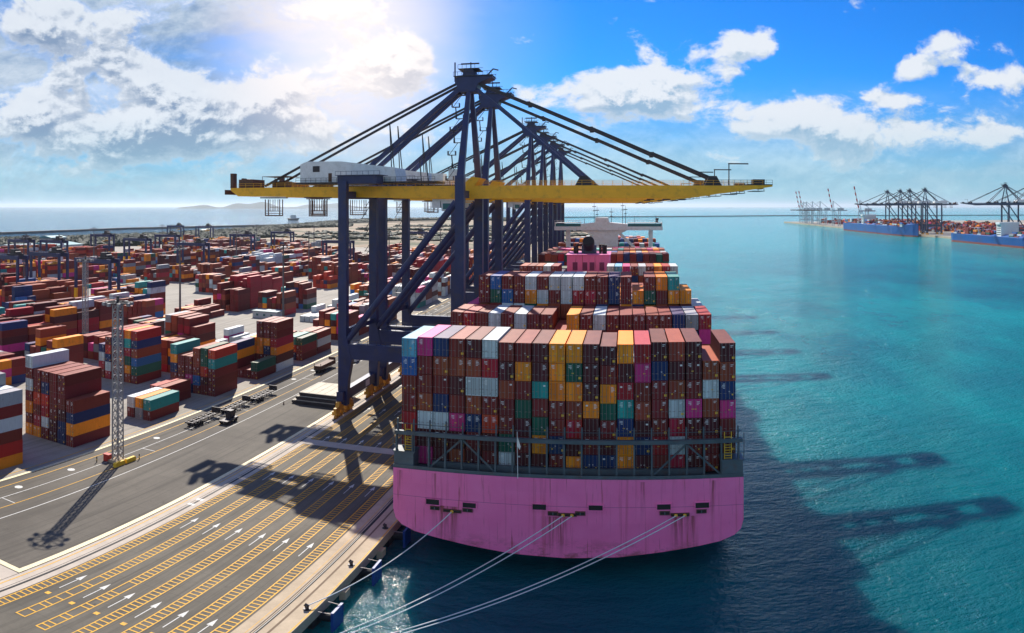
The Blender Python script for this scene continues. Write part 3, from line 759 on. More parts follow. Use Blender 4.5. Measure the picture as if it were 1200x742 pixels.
# lashing bridge across the stern: top beam, posts, braces, corner platforms
zt = 23.3
b = MB(); b.box(SC - HB + .1, SC + HB - .1, 103.4, 104.4, zt - .48, zt); b.box(SC - HB + .1, SC + HB - .1, 103.35, 103.45, zt + .02, zt + .16)
b.box(SC - HB + .1, SC + HB - .1, 104.45, 104.6, zt + 1.0, zt + 1.06); shipbuild(b, 'lashing_bridge_beam', m_grey)
for i in range(21):
    x = SX0 + 2.5 * i
    b = MB(); b.box(x - .12, x + .12, 103.5, 104.1, DECK - .2, zt - .6)
    b.box(x - .11, x + .11, 104.25, 104.5, zt, zt + 1.9); shipbuild(b, 'lashing_bridge_post', m_grey)
for i0, i1 in ((2, 4), (6, 4), (15, 17), (19, 17), (9, 11), (12, 11)):
    if i0 in (9, 12): continue
    b = MB(); b.bar((SX0 + 2.5 * i0, 103.9, DECK + .2), (SX0 + 2.5 * i1, 103.9, zt - .6), .26); shipbuild(b, 'lashing_bridge_brace', m_grey)
b = MB(); b.box(SC - HB + .05, SC + HB - .05, 103.1, 103.22, DECK - .2, DECK + .55); b.box(SC - 20, SC + 20, 104.8, 105.4, DECK, DECK + 1.0)
shipbuild(b, 'bulwark', m_grey)
for s in (-1, 1):
    x = SC + s * (HB - 1.6)
    b = MB(); b.prism([(x - 1.5 * 1, DECK - .3), (x + 1.5, DECK - .3), (x + 1.5, DECK + 2.6), (x + (.9 if s < 0 else -1.5), DECK + 2.6), (x - (1.5 if s < 0 else -.0), DECK + 2.6)][:4] + [(x - 1.5, DECK + 2.6)], 103.25, 106.0)
    b.use(m_grey); b.box(x - 1.7, x + 1.7, 103.2, 106.2, DECK + 2.6, DECK + 2.8)
    b.box(x - 1.7, x - 1.6, 103.2, 103.3, DECK + 2.8, zt); b.box(x + 1.6, x + 1.7, 103.2, 103.3, DECK + 2.8, zt + 1.1)
    b.box(x - 1.7, x + 1.7, 103.2, 103.25, DECK + 3.8, DECK + 3.86)
    shipbuild(b, 'corner_platform', m_grey)
    b = MB(); 
    for k in range(9): b.box(x - s * .6 - .5, x - s * .6 + .5, 103.7, 103.9, DECK + 2.9 + k * .42, DECK + 2.96 + k * .42)
    b.box(x - s * .6 - .55, x - s * .6 - .45, 103.7, 103.8, DECK + 2.8, zt + 1.2); b.box(x - s * .6 + .45, x - s * .6 + .55, 103.7, 103.8, DECK + 2.8, zt + 1.2)
    shipbuild(b, 'ladder', m_mark_y)
# flagstaff with a small pale flag
b = MB(); b.bar((-15.6, 103.0, DECK - .2), (-15.6, 102.4, DECK + 7.5), .10, n=6); st = shipbuild(b, 'flagstaff', m_white)
b = MB(); b.face([(-15.6, 102.5, DECK + 6.9), (-15.1, 102.4, DECK + 5.2), (-15.25, 102.55, DECK + 4.6), (-15.65, 102.5, DECK + 5.3)]); shipbuild(b, 'flag', m_white)
# lashing bridges between the bays
for y in (134.6, 149.9, 226.3, 274.2):
    b = MB(); b.box(SC - HB, SC + HB, y, y + .9, 29.0, 29.6)
    for i in range(21): b.box(SX0 + 2.5 * i - .12, SX0 + 2.5 * i + .12, y + .1, y + .8, DECK, 29.1)
    shipbuild(b, 'lashing_bridge', m_grey)
# funnel casing
b = MB(); b.box(-20.2, -6.0, 244, 262, DECK, 41.6); b.box(-20.6, -5.6, 243.6, 262.4, 41.6, 41.8); cas = shipbuild(b, 'funnel_casing', m_hull)
for x in (-18.3, -15.0, -12.6, -9.3):
    b = MB(); b.box(x, x + 1.6, 243.9, 243.995, 36.5, 39.2); o = b.build('vent_louvre', m_louvre, cas); o.location = (0, 0, 0)
    o.data.transform(Matrix.Translation((-SC, -103, 0)))
b = MB(); b.bar((-13.2, 252, 41.8), (-13.2, 252, 44.5), 5.2, n=16); b.use(m_funnel); b.bar((-13.2, 250.2, 44.2), (-13.2, 247.5, 46.2), 4.0, n=20); 
for x in (-18, -17.2, -9.2, -8.2, -7.4): b.bar((x, 250, 41.8), (x, 249.6, 44.2 + (x % 1)), .9, n=8)
b.mats = [m_navy_l, m_funnel]; b.mi = [0] * 18 + [1] * (len(b.f) - 18)
shipbuild(b, 'funnel')
b = MB(); b.bar((-13.2, 247.45, 46.24), (-13.2, 247.4, 46.28), 3.4, n=16); shipbuild(b, 'exhaust_mouth', m_dark)
# bridge
YB = 345
b = MB(); b.prism([(-17.2, 30), (-16.4, 44.5), (-22, 46.5), (-22, 49.6), (-15.2, 50.3), (-15.2, 52.6), (-9.2, 52.6), (-8.6, 50.4), (.2, 49.6), (.2, 46.8), (-4.5, 44.5), (-4.2, 30)], YB, YB + 11)
b.box(-34.6, 16.8, YB - .8, YB + 7, 46.7, 47.5)
b.box(-34.6, 16.8, YB - .8, YB - .6, 47.5, 48.5); b.box(-34.5, -22, YB, YB + 6, 50.1, 50.4); b.box(.2, 16.7, YB, YB + 6, 50.1, 50.4)
b.box(-34.5, -34.1, YB, YB + 6, 47.5, 50.1); b.box(16.3, 16.7, YB, YB + 6, 47.5, 50.1)
house = shipbuild(b, 'wheelhouse', m_white)
b = MB(); b.box(.3, 16.2, YB + .3, YB + 5.6, 48.4, 49.8); shipbuild(b, 'bridge_window', m_glass)
b = MB(); b.box(-34, -22.2, YB + .3, YB + 5.6, 48.4, 49.8); shipbuild(b, 'bridge_window', m_glass)
for x0, x1 in ((-29.2, -27.2), (10.2, 12.2)):
    b = MB(); b.box(x0, x1, YB + 1, YB + 4, DECK, 46.7); shipbuild(b, 'support_column', m_white)
for a, c in (((-23.5, YB + 2, 36), (-16.8, YB + 2, 44)), ((8, YB + 2, 34), (-4.4, YB + 2, 46)),):
    b = MB(); b.bar(a, c, 1.3); shipbuild(b, 'support_brace', m_white)
for x, h in ((-15.8, 60), (-14.4, 58.2), (-7.6, 57.4), (-2.2, 60.4), (-.8, 58.6), (3.6, 53.5), (13.6, 54), (-31, 52.6), (-20.5, 52.4)):
    b = MB(); b.bar((x, YB + 3, 49.5), (x, YB + 3, h), .28, n=6, w2=.12)
    if h > 55:
        b.box(x - .9, x + .9, YB + 2.8, YB + 3.2, h - 2.2, h - 1.9); b.box(x - .6, x + .6, YB + 2.8, YB + 3.2, h - 4.2, h - 3.9)
    shipbuild(b, 'antenna_mast', m_steel)
b = MB(); b.bar((14.3, YB + 3, 50.4), (14.3, YB + 3, 52.4), .9, n=10, w2=1.6); shipbuild(b, 'radar_dome', m_steel)
for x0, x1 in ((-34.5, -22), (.2, 16.6)):
    b = MB(); b.box(x0, x1, YB, YB + .1, 51.3, 51.4)
    for k in range(9): x = x0 + (x1 - x0) * k / 8; b.box(x - .05, x + .05, YB, YB + .1, 50.4, 51.35)
    shipbuild(b, 'handrail', m_white)

# ---------------------------------------------------------------- mooring lines, bollards, fenders
def ray(px, py):
    th = (px - XV) / FPX; la = (YH - py) / FPX; return Vector((math.sin(th) * math.cos(la), math.cos(th) * math.cos(la), math.sin(la)))
def rope(p, q, sag, label, d=.16):
    p = Vector(p); q = Vector(q); b = MB(); n = 18; prev = p
    for i in range(1, n + 1):
        t = i / n; r = p.lerp(q, t); r.z -= sag * 4 * t * (1 - t); b.bar(prev, r, d, n=6); prev = r
    return tag(b.build('mooring_rope', m_rope), label, 'rope', 'white mooring ropes of the pink ship')
C0 = Vector((0, 0, CAMZ))
def quay_end(P1, px, py, X=-37.6, Z=4.0):
    nrm = (Vector(P1) - C0).cross(ray(px, py)); # plane through the eye
    # point (X, y, Z): nrm . (p - C0) = 0
    y = -(nrm.x * X + nrm.z * (Z - CAMZ)) / nrm.y; return (X, y, Z)
BOL = [(-37.55, 79.8), (-37.55, 94.3), (-37.55, 108.8)] + [(-37.55, 79.8 - 14.5 * k) for k in range(1, 6)] + [(-37.55, 108.8 + 14.5 * k) for k in range(1, 4)]
where = {0: 'holding the shortest mooring rope', 1: 'next to the end of the shadow edge', 2: 'nearest the pink hull'}
def bollard(x, y, label):
    b = MB(); b.bar((0, 0, 0), (0, 0, .12), 1.0, n=12); b.bar((0, 0, .1), (0, 0, .55), .46, n=12); b.bar((.12, 0, .5), (-.32, 0, .75), .5, n=10); b.bar((0, -.3, .5), (0, .3, .5), .4, n=10)
    o = b.build('bollard', m_steel, smooth=False); o.location = (x, y, QZ + .01); tag(o, label, 'bollard', 'iron bollards along the quay edge')
bollard(*BOL[0], 'black iron bollard with the shortest mooring rope tied to it')
bollard(*BOL[1], 'black iron bollard standing free in the middle of the sunlit quay edge')
bollard(*BOL[2], 'black iron bollard on the shaded quay edge closest to the pink stern')
P = lambda px, k=0: (leads[px][0] + k * leads[px][2], 102.4, leads[px][1])
rope(P(530), (BOL[0][0], BOL[0][1], 4.1), 1.2, 'single pale mooring rope running to the bollard on the quay edge', .15)
ends = []
for px, k, tx, ty, lab in ((665, -.28, 440, 722, 'upper left rope of the pair leaving the middle of the pink stern'), (665, .30, 452, 722, 'lower right rope of the pair leaving the middle of the pink stern'),
                      (797, -.28, 449, 742, 'left rope of the pair leaving the seaward side of the stern'), (797, .30, 463, 742, 'right rope of the pair leaving the seaward side of the stern')):
    p = P(px, k); e = quay_end(p, tx, ty); ends.append(round(e[1])); rope(p, e, .5, lab, .15)
for y in sorted(set(ends)): pass
if ends: bollard(-37.6, ends[0], 'black iron bollard where both pairs of mooring ropes are tied')
FN = ['fender panel lowest in the picture beside the first rope', 'fender panel standing in the sun glitter on the water', 'fender panel just under the pink hull']
def fender(y, label):
    r = empty('fender', (-36.4, y, 0)); tag(r, 'blue ' + label, 'fender', 'blue fenders on the quay face')
    b = MB(); b.box(1.75, 2.0, -1.5, 1.5, -1.2, 3.1); b.use(m_blue); b.box(1.7, 2.05, -1.6, -1.5, -1.2, 3.1); b.box(1.7, 2.05, 1.5, 1.6, -1.2, 3.1); b.box(1.7, 2.06, -1.6, 1.6, 3.1, 3.22)
    b.mats = [m_blue]; b.build('panel', None, r)
    b = MB(); b.bar((-.6, 0, 1.4), (1.7, 0, 1.4), 1.5, n=14, w2=1.25); b.build('rubber_cone', m_black, r)
    for yy in (-1.4, 1.4):
        b = MB(); b.bar((-.1, yy * 1.1, 3.0), (1.75, yy, 2.9), .12, n=6); b.build('chain', m_rod, r)
    b = MB(); b.box(-1.2, -.55, -1.9, 1.9, -1.0, 2.9); b.build('mounting_plate', m_steel, r)
    return r
for y, l in zip((82.0, 96.4, 110.6), FN): fender(y, l)
for y, w in ((88.9, 'one between the two nearer fenders'), (103.4, 'one between the fenders closest to the hull'), (74.5, 'nearest one low on the quay face')):
    b = MB(); b.prism([(-.35, 0), (.55, .3), (.55, 1.6), (-.35, 1.6)], -.8, .8, 'y'); o = b.build('concrete_block', m_edge); o.location = (-36.4 - .05, y, .6)
    tag(o, f'pale concrete block, {w}', 'concrete block', 'concrete blocks on the quay face')

# ---------------------------------------------------------------- ship-to-shore cranes
def crane(name='quay_crane', boomcol=None, legs=None, seg=True, tilt=.0):
    """origin at the quay, on the waterside rail, halfway between the legs; +x is towards the water"""
    G = -30.5; H2 = 11.3; m1 = legs or m_navy; m2 = boomcol or m_yellow
    gb, gt = 56.5, 59.8   # girder underside and top above the quay
    gy = 3.4
    r = empty(name)
    def part(b, nm, m=None, parent=None, **k): return b.build(nm, m, parent or r, **k)
    for y in (-H2, H2):
        # landside leg: tapered foot, portal knee, straight column
        b = MB(); b.prism([(G - 1.15, 2.6), (G + 1.25, 2.6), (G + 1.6, 9.5), (G + 2.6, 15), (G + 1.15, 21), (G + 1.1, 61.0), (G - 1.1, 61.0), (G - 1.1, 15)], y - .95, y + .95)
        lg = part(b, 'leg', m1)
        b = MB(); b.prism([(-1.25, 2.6), (1.15, 2.6), (1.1, 62.0), (-1.1, 62.0), (-1.15, 21), (-2.6, 15), (-1.6, 9.5)], y - .95, y + .95)
        ls = part(b, 'leg', m1)
        b = MB(); b.prism([(G + 1.1, 15.2), (-1.15, 15.2), (-1.15, 19.2), (G + 1.1, 19.2)], y - .8, y + .8); part(b, 'portal_beam', m1)
        b = MB(); b.bar((G + 1.2, y, 20.2), (-1.0, y, 55.6), 1.75, n=12); part(b, 'diagonal_brace', m1, smooth=False)
        b = MB(); b.box(G + 1.2, -1.3, y - .75, y - .68, 20.2, 20.28)
        for k in range(12): b.box(G + 2 + k * 2.4, G + 2.08 + k * 2.4, y - .75, y - .68, 19.2, 20.25)
        part(b, 'handrail', m_steel)
    for x in (G, 0):
        b = MB(); b.box(x - .85, x + .85, -H2 - 2.6, H2 + 2.6, 3.9, 6.6); sb = part(b, 'sill_beam', m1)
        b = MB(); b.box(x + .87, x + .95, 2.5, 5.4, 4.4, 6.1) ; part(b, 'sign_panel', m_white)
        for y in (-H2, H2):
            b = MB(); q = MB()
            for k in (-1, 1):
                yc = y + k * 3.3 - (1.3 if y < 0 else -1.3) * 0
                b.box(x - .35, x + .35, yc - 2.5, yc + 2.5, 1.9, 2.9); b.prism([(yc - 1.0, 2.9), (yc + 1.0, 2.9), (yc + .5, 4.1), (yc - .5, 4.1)], x - .5, x + .5, 'x')
                for j in (-1, 1):
                    yy = yc + j * 1.45; b.box(x - .55, x + .55, yy - .95, yy + .95, 1.05, 1.95); b.box(x - .95, x - .55, yy - .5, yy + .5, .9, 1.9); b.box(x + .55, x + .9, yy - .4, yy + .3, 1.0, 1.7)
                    for w in (-.55, .55): b.bar((x - .28, yy + w, .48), (x + .28, yy + w, .48), .86, n=12)
            part(b, 'bogie', m_bogie)
        b = MB(); b.bar((x, -H2, 57.5), (x, H2, 57.5), 1.3, 1.8); part(b, 'cross_beam', m1)
        b = MB(); b.bar((x, -H2, 22), (x, H2, 22), 1.0, 1.3) ; part(b, 'cross_beam', m1)
    # twin boom girders, tapered at both ends
    e = tilt
    for y in (-gy, gy):
        b = MB(); b.prism([(-68.5, gb + 2.6), (-66, gb + .9 + e), (-1.5, gb), (50, gb), (60, gb + .9), (62, gb + 1.2), (72, gb + 2.3), (76.5, gb + 3.0), (76.5, gb + 3.4), (64, gt - .1), (-66, gt + e), (-68.5, gt + e)], y - .65, y + .65)
        part(b, 'boom_girder', m2)
        b = MB()
        for z in (gt + .62, gt + 1.15): b.box(-66, 74, y - .72 if y < 0 else y + .66, y - .66 if y < 0 else y + .72, z, z + .07)
        for k in range(57): b.box(-66 + k * 2.5, -65.93 + k * 2.5, y - .72 if y < 0 else y + .66, y - .65 if y < 0 else y + .72, gt - .2, gt + 1.2)
        part(b, 'boom_handrail', m2 if seg else m1)
    for x in (-67, -48, 12, 34, 54, 74): b = MB(); b.box(x - .4, x + .4, -gy + .65, gy - .65, gb + (1.8 if x < 60 else 2.4), gb + 2.95); part(b, 'boom_crosstie', m2)
    # mast, apex head, ladder tower
    ax = 0; az = 87.4
    for y in (-H2, H2):
        b = MB(); b.bar((0, y, 60.5), (ax, y * .14, az - 3), 1.75, 1.5, w2=1.1); part(b, 'mast_leg', m1)
        s = 1 if y > 0 else -1
        b = MB(); b.bar((ax - .8, y * .14, az - 1.2), (G - .5, s * gy, gt + 1.2), 1.05, 1.15); part(b, 'back_strut', m1)
        b = MB(); b.bar((ax - .8, y * .14, az), (-57.5, s * gy, gt + .4), .48, .6); part(b, 'back_stay', m_steel if seg else m1)
        b = MB()
        for t0, t1 in ((0, .24), (.24, .5), (.5, .75), (.75, 1)):
            a = Vector((ax + .8, y * .14, az - .4)).lerp(Vector((61.5, s * gy, gt + 1.6)), t0); c = Vector((ax + .8, y * .14, az - .4)).lerp(Vector((61.5, s * gy, gt + 1.6)), t1); c.z -= .25 if t1 < 1 else 0
            b.bar(a, c, .38, .62); b.box(c.x - .5, c.x + .5, c.y - .3, c.y + .3, c.z - .5, c.z + .5)
        part(b, 'fore_stay', m_steel)
        b = MB(); b.bar((ax + .8, y * .14, az - 1.6), (29.5, s * gy, gt + 1.4), .62, .8); part(b, 'inner_fore_stay', m1)
        for xx in (61.5, 29.5):
            b = MB(); b.prism([(xx - 2.2, gt - .1), (xx + 2.2, gt - .1), (xx + .9, gt + 2.3), (xx - .9, gt + 2.3)], s * gy - .4, s * gy + .4); part(b, 'stay_bracket', m_steel)
        b = MB(); b.bar((-12, s * gy, gt), (-12.6, s * gy * .9, gt + 6.5), .25); b.bar((G + 10.5, s * gy, gt), (G + 9.8, s * gy, gt + 16.5), .22); b.bar((G + 11.5, s * gy, gt), (G + 9.8, s * gy, gt + 16.5), .22)
        part(b, 'stay_support', m_steel)
    b = MB(); b.prism([(-2.2, az - 3.4), (1.8, az - 3.4), (2.6, az - 1.2), (6.2, az + .2), (6.2, az + .6), (2.0, az + .9), (1.2, az + 2.6), (-1.0, az + 2.6), (-1.6, az + .7), (-3.6, az + .1), (-3.6, az - .6)], -2.4, 2.4)
    part(b, 'apex_head', m1)
    b = MB()
    for (x0, x1, z) in ((-3.8, 6.4, az + .8), (-2.6, 2.8, az + 2.7)):
        for yy in (-2.7, 2.7):
            b.box(x0, x1, yy - .04, yy + .04, z + 1.0, z + 1.1)
            k = x0
            while k <= x1: b.box(k - .04, k + .04, yy - .04, yy + .04, z, z + 1.05); k += 1.1
        b.box(x0, x1, -2.8, 2.8, z - .12, z)
    b.bar((-3.4, -2.5, az), (-3.4, -2.5, az + 4.4), .3); b.bar((.2, 0, az + 2.6), (.2, 0, az + 4.8), .25); b.bar((-2.4, 0, az + 4.4), (2.4, 0, az + 4.4), .35); b.bar((4.4, -1, az + .6), (6.2, -1, az + 2.6), .3); b.bar((6.2, -1, az + 2.6), (7.6, -1, az + 2.2), .3)
    part(b, 'apex_platform', m_steel)
    # stair tower on the inside of the mast and zigzag stair on the landside leg
    b = MB()
    for k in range(8):
        z = 61 + k * 3.2; x = -2.3 if k % 2 else -3.6; yy = -H2 + (k * .105 + .4) * H2 * .9
        b.box(x - 1, x + 1, yy - .7, yy + .7, z, z + .12); b.box(x - 1, x + 1, yy - .7, yy - .64, z + 1, z + 1.06); b.box(x - 1, x - .94, yy - .7, yy + .7, z, z + 1.1); b.box(x + .94, x + 1, yy - .7, yy + .7, z, z + 1.1)
        b.bar((x - .8, yy, z), (-2.3 if x < -3 else -3.6, yy + .9, z + 3.2), .28, .12)
    part(b, 'mast_stair', m_steel)
    b = MB()
    for k in range(12):
        z = 20 + k * 3.1; x = G - 2.1 + (.5 if k % 2 else -.5)
        b.box(x - 1.1, x + 1.1, H2 - .7, H2 + .7, z, z + .12); b.box(x - 1.1, x + 1.1, H2 - .7, H2 - .64, z + 1, z + 1.07); b.bar((x - 1, H2, z), (x + 1, H2 + .1, z + 3.1), .25, .12)
    part(b, 'leg_stair', m_steel)
    # machinery house, platform, door, windows
    mh = MB(); mh.prism([(-46, gt + 1.2), (-46, gt + 6.1), (-44, gt + 6.9), (-34, gt + 6.7), (-19, gt + 4.8), (-18.4, gt + 1.2)], -4.6, 4.6)
    mh = part(mh, 'machinery_house', m_white)
    b = MB(); b.box(-42.2, -40.2, -4.68, -4.6, gt + 4.0, gt + 5.6); part(b, 'window', m_steel, mh)
    b = MB(); b.box(-37.6, -36.6, -4.68, -4.6, gt + 1.3, gt + 3.6); part(b, 'door', m_rust, mh)
    b = MB(); b.box(-47, -8, -5.4, 5.4, gt + .75, gt + 1.15)
    for z in (1.7, 2.3): b.box(-47, -8, -5.4, -5.33, gt + z, gt + z + .07)
    for k in range(27): b.box(-47 + 1.5 * k, -46.92 + 1.5 * k, -5.4, -5.33, gt + 1.1, gt + 2.35)
    part(b, 'machinery_platform', m_steel)
    b = MB(); b.box(G - 1.6, G + 9, -H2 - .3, -H2 + 5, gt + .5, gt + 2.6); b.box(G - 2, G + 10, -H2 - .8, -H2 + 6, gt + 2.6, gt + 2.72)
    b.box(G - 2, G + 10, -H2 - .8, -H2 - .73, gt + 3.6, gt + 3.68)
    for k in range(9): b.box(G - 2 + 1.5 * k, G - 1.93 + 1.5 * k, -H2 - .8, -H2 - .73, gt + 2.7, gt + 3.7)
    part(b, 'leg_top_frame', m1)
    b = MB(); b.box(-5, -2.5, -3, 3, gt + 1.2, gt + 4.2); b.box(-9.5, -6.5, -3, 1, gt + 1.2, gt + 3.2); b.box(-12.5, 2, -4.2, -4.1, gt + 2.2, gt + 2.3); part(b, 'switch_cabin', m_white)
    # rear gear
    b = MB(); b.box(-68.6, -67.6, -4, -2, gt, gt + 4.2); b.box(-68.4, -67.8, 2, 4, gt, gt + 3); b.box(-66, -61.5, -3.6, 3.6, gt, gt + 2.4); b.bar((-64, -3, gt + 1.4), (-64, 3, gt + 1.4), 2.4, n=14); b.box(-70.4, -68, -4.2, 4.2, gb + 1.4, gb + 1.55); b.box(-70.4, -70.3, -4.2, 4.2, gb + 1.5, gb + 2.8)
    b.box(-58, -50, -4.4, 4.4, gt + 3.0, gt + 3.1); b.box(-57.9, -57.8, -4.4, -4.3, gt, gt + 3); b.box(-50.1, -50, -4.4, -4.3, gt, gt + 3); b.box(-54, -53.8, -4.4, -4.3, gt, gt + 3); b.box(-56, -52, -2, 2, gt, gt + 1.8)
    part(b, 'rear_winch', m_rust)
    for x in (-56.5, -42.7):
        b = MB(); w = 2.3
        for yy in (-.9, .9):
            for xx in (-w, w): b.bar((x + xx, yy, gb), (x + xx, yy, gb - 4.6), .22)
            b.bar((x - w, yy, gb - 4.6), (x + w, yy, gb - 4.6), .3); b.bar((x - w, yy, gb - 3.3), (x + w, yy, gb - 3.3), .14); b.bar((x - w, yy, gb - 4.0), (x + w, yy, gb - 4.0), .12)
            for xx in (-.8, .8): b.bar((x + xx, yy, gb), (x + xx, yy, gb - 3.4), .13)
            b.bar((x - .8, yy, gb - 2.2), (x + .8, yy, gb - 2.2), .13)
        for xx in (-w, w): b.bar((x + xx, -.9, gb - 4.6), (x + xx, .9, gb - 4.6), .25)
        b.box(x - 3, x + 3, -gy + .6, gy - .6, gb + .3, gb + .6)
        part(b, 'hanging_frame', m_rust)
    # trolley with the operator's cab, spreader ropes
    b = MB(); b.box(-9.4, -2.6, -2.6, 2.6, gb - .7, gb - .1); b.box(-9.4, -7.2, -3.0, -.6, gb - 2.4, gb - .7); b.box(-8.6, -3.4, -3.2, -3.1, gb - 2.9, gb - 2.8); tr = part(b, 'trolley', m_white)
    b = MB(); b.prism([(-6.8, gb - 3.2), (-4.4, gb - 3.2), (-3.9, gb - 1.6), (-3.9, gb - .7), (-7.0, gb - .7)], -3.0, -.8); cb = part(b, 'operator_cab', m_white)
    b = MB(); b.box(-6.5, -4.4, -3.05, -3.0, gb - 2.7, gb - 1.2); part(b, 'cab_window', m_glass, cb)
    # boom tip
    b = MB(); b.box(70, 76.5, -4.2, 4.2, gt + .15, gt + .3)
    for z in (.9, 1.5): b.box(62, 76.5, -4.2, -4.13, gt + z - .2, gt + z - .13)
    for k in range(10): b.box(62 + 1.6 * k, 62.07 + 1.6 * k, -4.2, -4.13, gt, gt + 1.35)
    b.box(72, 75, -1.5, 1.5, gt + .2, gt + 1.6); b.bar((66, 0, gt), (66, 0, gt + 5.6), .25); b.bar((65.8, 0, gt + 5.6), (71, 0, gt + 5.6), .3); b.bar((58, 0, gt + 3.4), (62, 0, gt + 3.4), .25)
    part(b, 'boom_tip_platform', m_steel)
    for x in (66, 73):
        b = MB(); b.box(x - 1.6, x + 1.6, -3.6, 3.6, gb + (x - 58) * .12, gb + .15 + (x - 58) * .12); b.bar((x, -3, gb + (x - 58) * .12), (x, -3, gb + 2.6), .12); b.bar((x + 1.5, -3, gb + (x - 58) * .12), (x + 1.5, -3, gb + 2.6), .12); part(b, 'hanging_walkway', m_steel)
    for x in (46, 50, 54): b = MB(); b.box(x - .9, x + .9, -3, 3, gb - .35, gb - .1); part(b, 'buffer_beam', m_steel)
    b = MB(); b.box(-1.6, 1.6, -5.2, -4.1, gb - 1.0, gb - .85); b.prism([(-1.8, gt - .5), (1.6, gt - .5), (3.4, gt + 1.9), (1.2, gt + 2.2)], -gy - .7, gy + .7); part(b, 'boom_hinge', m2)
    return r
G_CR = 'navy quay cranes standing over the pink ship'
proto = crane(); proto.location = (RS, 183.4, QZ)
tag(proto, 'navy quay crane with yellow boom nearest to us, first of the row', 'quay crane', G_CR)
for i, y in enumerate((214.0, 302.8, 347.0, 393.0, 440.0)):
    c = tree_copy(proto); c.location = (RS, y, QZ + .0)
    tag(c, f'navy quay crane with yellow boom, {ORD[i + 2]} in the row counting away from us')
# ---------------------------------------------------------------- light masts
m_pole = mat('weathered_pole', (.10, .10, .105), .6)
def mast(lattice, h=35.2):
    r = empty('light_mast')
    if lattice:
        b = MB(); w0, w1 = .80, .72
        def c(t, sx, sy): w = w0 + (w1 - w0) * t; return (sx * w, sy * w, .6 + (h - 1.2) * t)
        n = 20
        for sx, sy in ((-1, -1), (1, -1), (1, 1), (-1, 1)): b.bar(c(0, sx, sy), c(1, sx, sy), .20)
        for i in range(n):
            t0, t1 = i / n, (i + 1) / n
            for (a, q) in (((-1, -1), (1, -1)), ((1, -1), (1, 1)), ((1, 1), (-1, 1)), ((-1, 1), (-1, -1))):
                b.bar(c(t0, *a), c(t1, *q), .10); b.bar(c(t0, *q), c(t1, *a), .10); b.bar(c(t1, *a), c(t1, *q), .10)
        b.build('lattice_column', m_galv, r)
        b = MB(); b.box(-1.5, 1.5, -1.5, 1.5, 0, .6); b.build('footing', m_edge, r)
    else:
        b = MB(); b.bar((0, 0, 0), (0, 0, h - .6), 1.15, n=10, w2=.6); b.build('pole', m_pole, r)
        b = MB(); b.box(-.9, .9, -.9, .9, 0, .5); b.build('footing', m_edge, r)
    b = MB(); rad = 2.5
    for i in range(10):
        a, q = i * .6283, (i + 1) * .6283
        b.bar((rad * math.cos(a), rad * math.sin(a), h - .5), (rad * math.cos(q), rad * math.sin(q), h - .5), .2); b.bar((rad * math.cos(a), rad * math.sin(a), h + .5), (rad * math.cos(q), rad * math.sin(q), h + .5), .1)
        b.bar((0, 0, h - .5), (rad * math.cos(a), rad * math.sin(a), h - .5), .12)
    b.bar((0, 0, h - 1), (0, 0, h + .9), .6, n=8)
    b.build('head_ring', m_steel, r)
    for i in range(8):
        a = i * .785; x, y = 2.8 * math.cos(a), 2.8 * math.sin(a)
        b = MB(); b.box(-.35, .35, -.28, .28, -.35, .3); o = b.build('floodlight', m_galv, r); o.location = (x, y, h - .7)
    return r
near_mast = mast(True); near_mast.location = (-96.0, 114.0, QZ); tag(near_mast, 'tall lattice light mast standing on the road, nearest to us', 'light mast', 'light masts over the container yard')
o = tree_copy(near_mast); x, y = at(100, 412); o.location = (x, y, QZ); tag(o, 'lattice light mast inside the yard, left of and behind the nearest one')
pole = mast(False); k = 0
MP = [(211, 290, 'steel pole light mast beside the middle stacks, shorter looking than its neighbours'), (28, 277, 'steel pole light mast near the left edge by the teal sheds'), (110, 267, 'steel pole light mast rising over the second pair of yard gantries'),
      (190, 264, 'slim pole light mast against the left sea'), (277, 271, 'slim pole light mast beside a distant yard gantry'), (301, 264, 'slim pole light mast tall against the breakwater'), (332, 289, 'steel pole light mast behind the large maroon block'),
      (362, 272, 'left one of two light masts close together left of the big crane leg'), (368, 266, 'right one of two light masts close together left of the big crane leg'), (456, 274, 'light mast seen between the crane legs, left one'), (516, 266, 'light mast seen between the crane legs, right one')]
for px, py, lab in MP:
    th = (px - XV) / FPX; d = (CAMZ - QZ - 35.2) / math.tan((py - YH) / FPX)
    o = pole if k == 0 else tree_copy(pole); k += 1
    o.location = (d * math.sin(th), d * math.cos(th), QZ); tag(o, lab, 'light mast', 'light masts over the container yard')
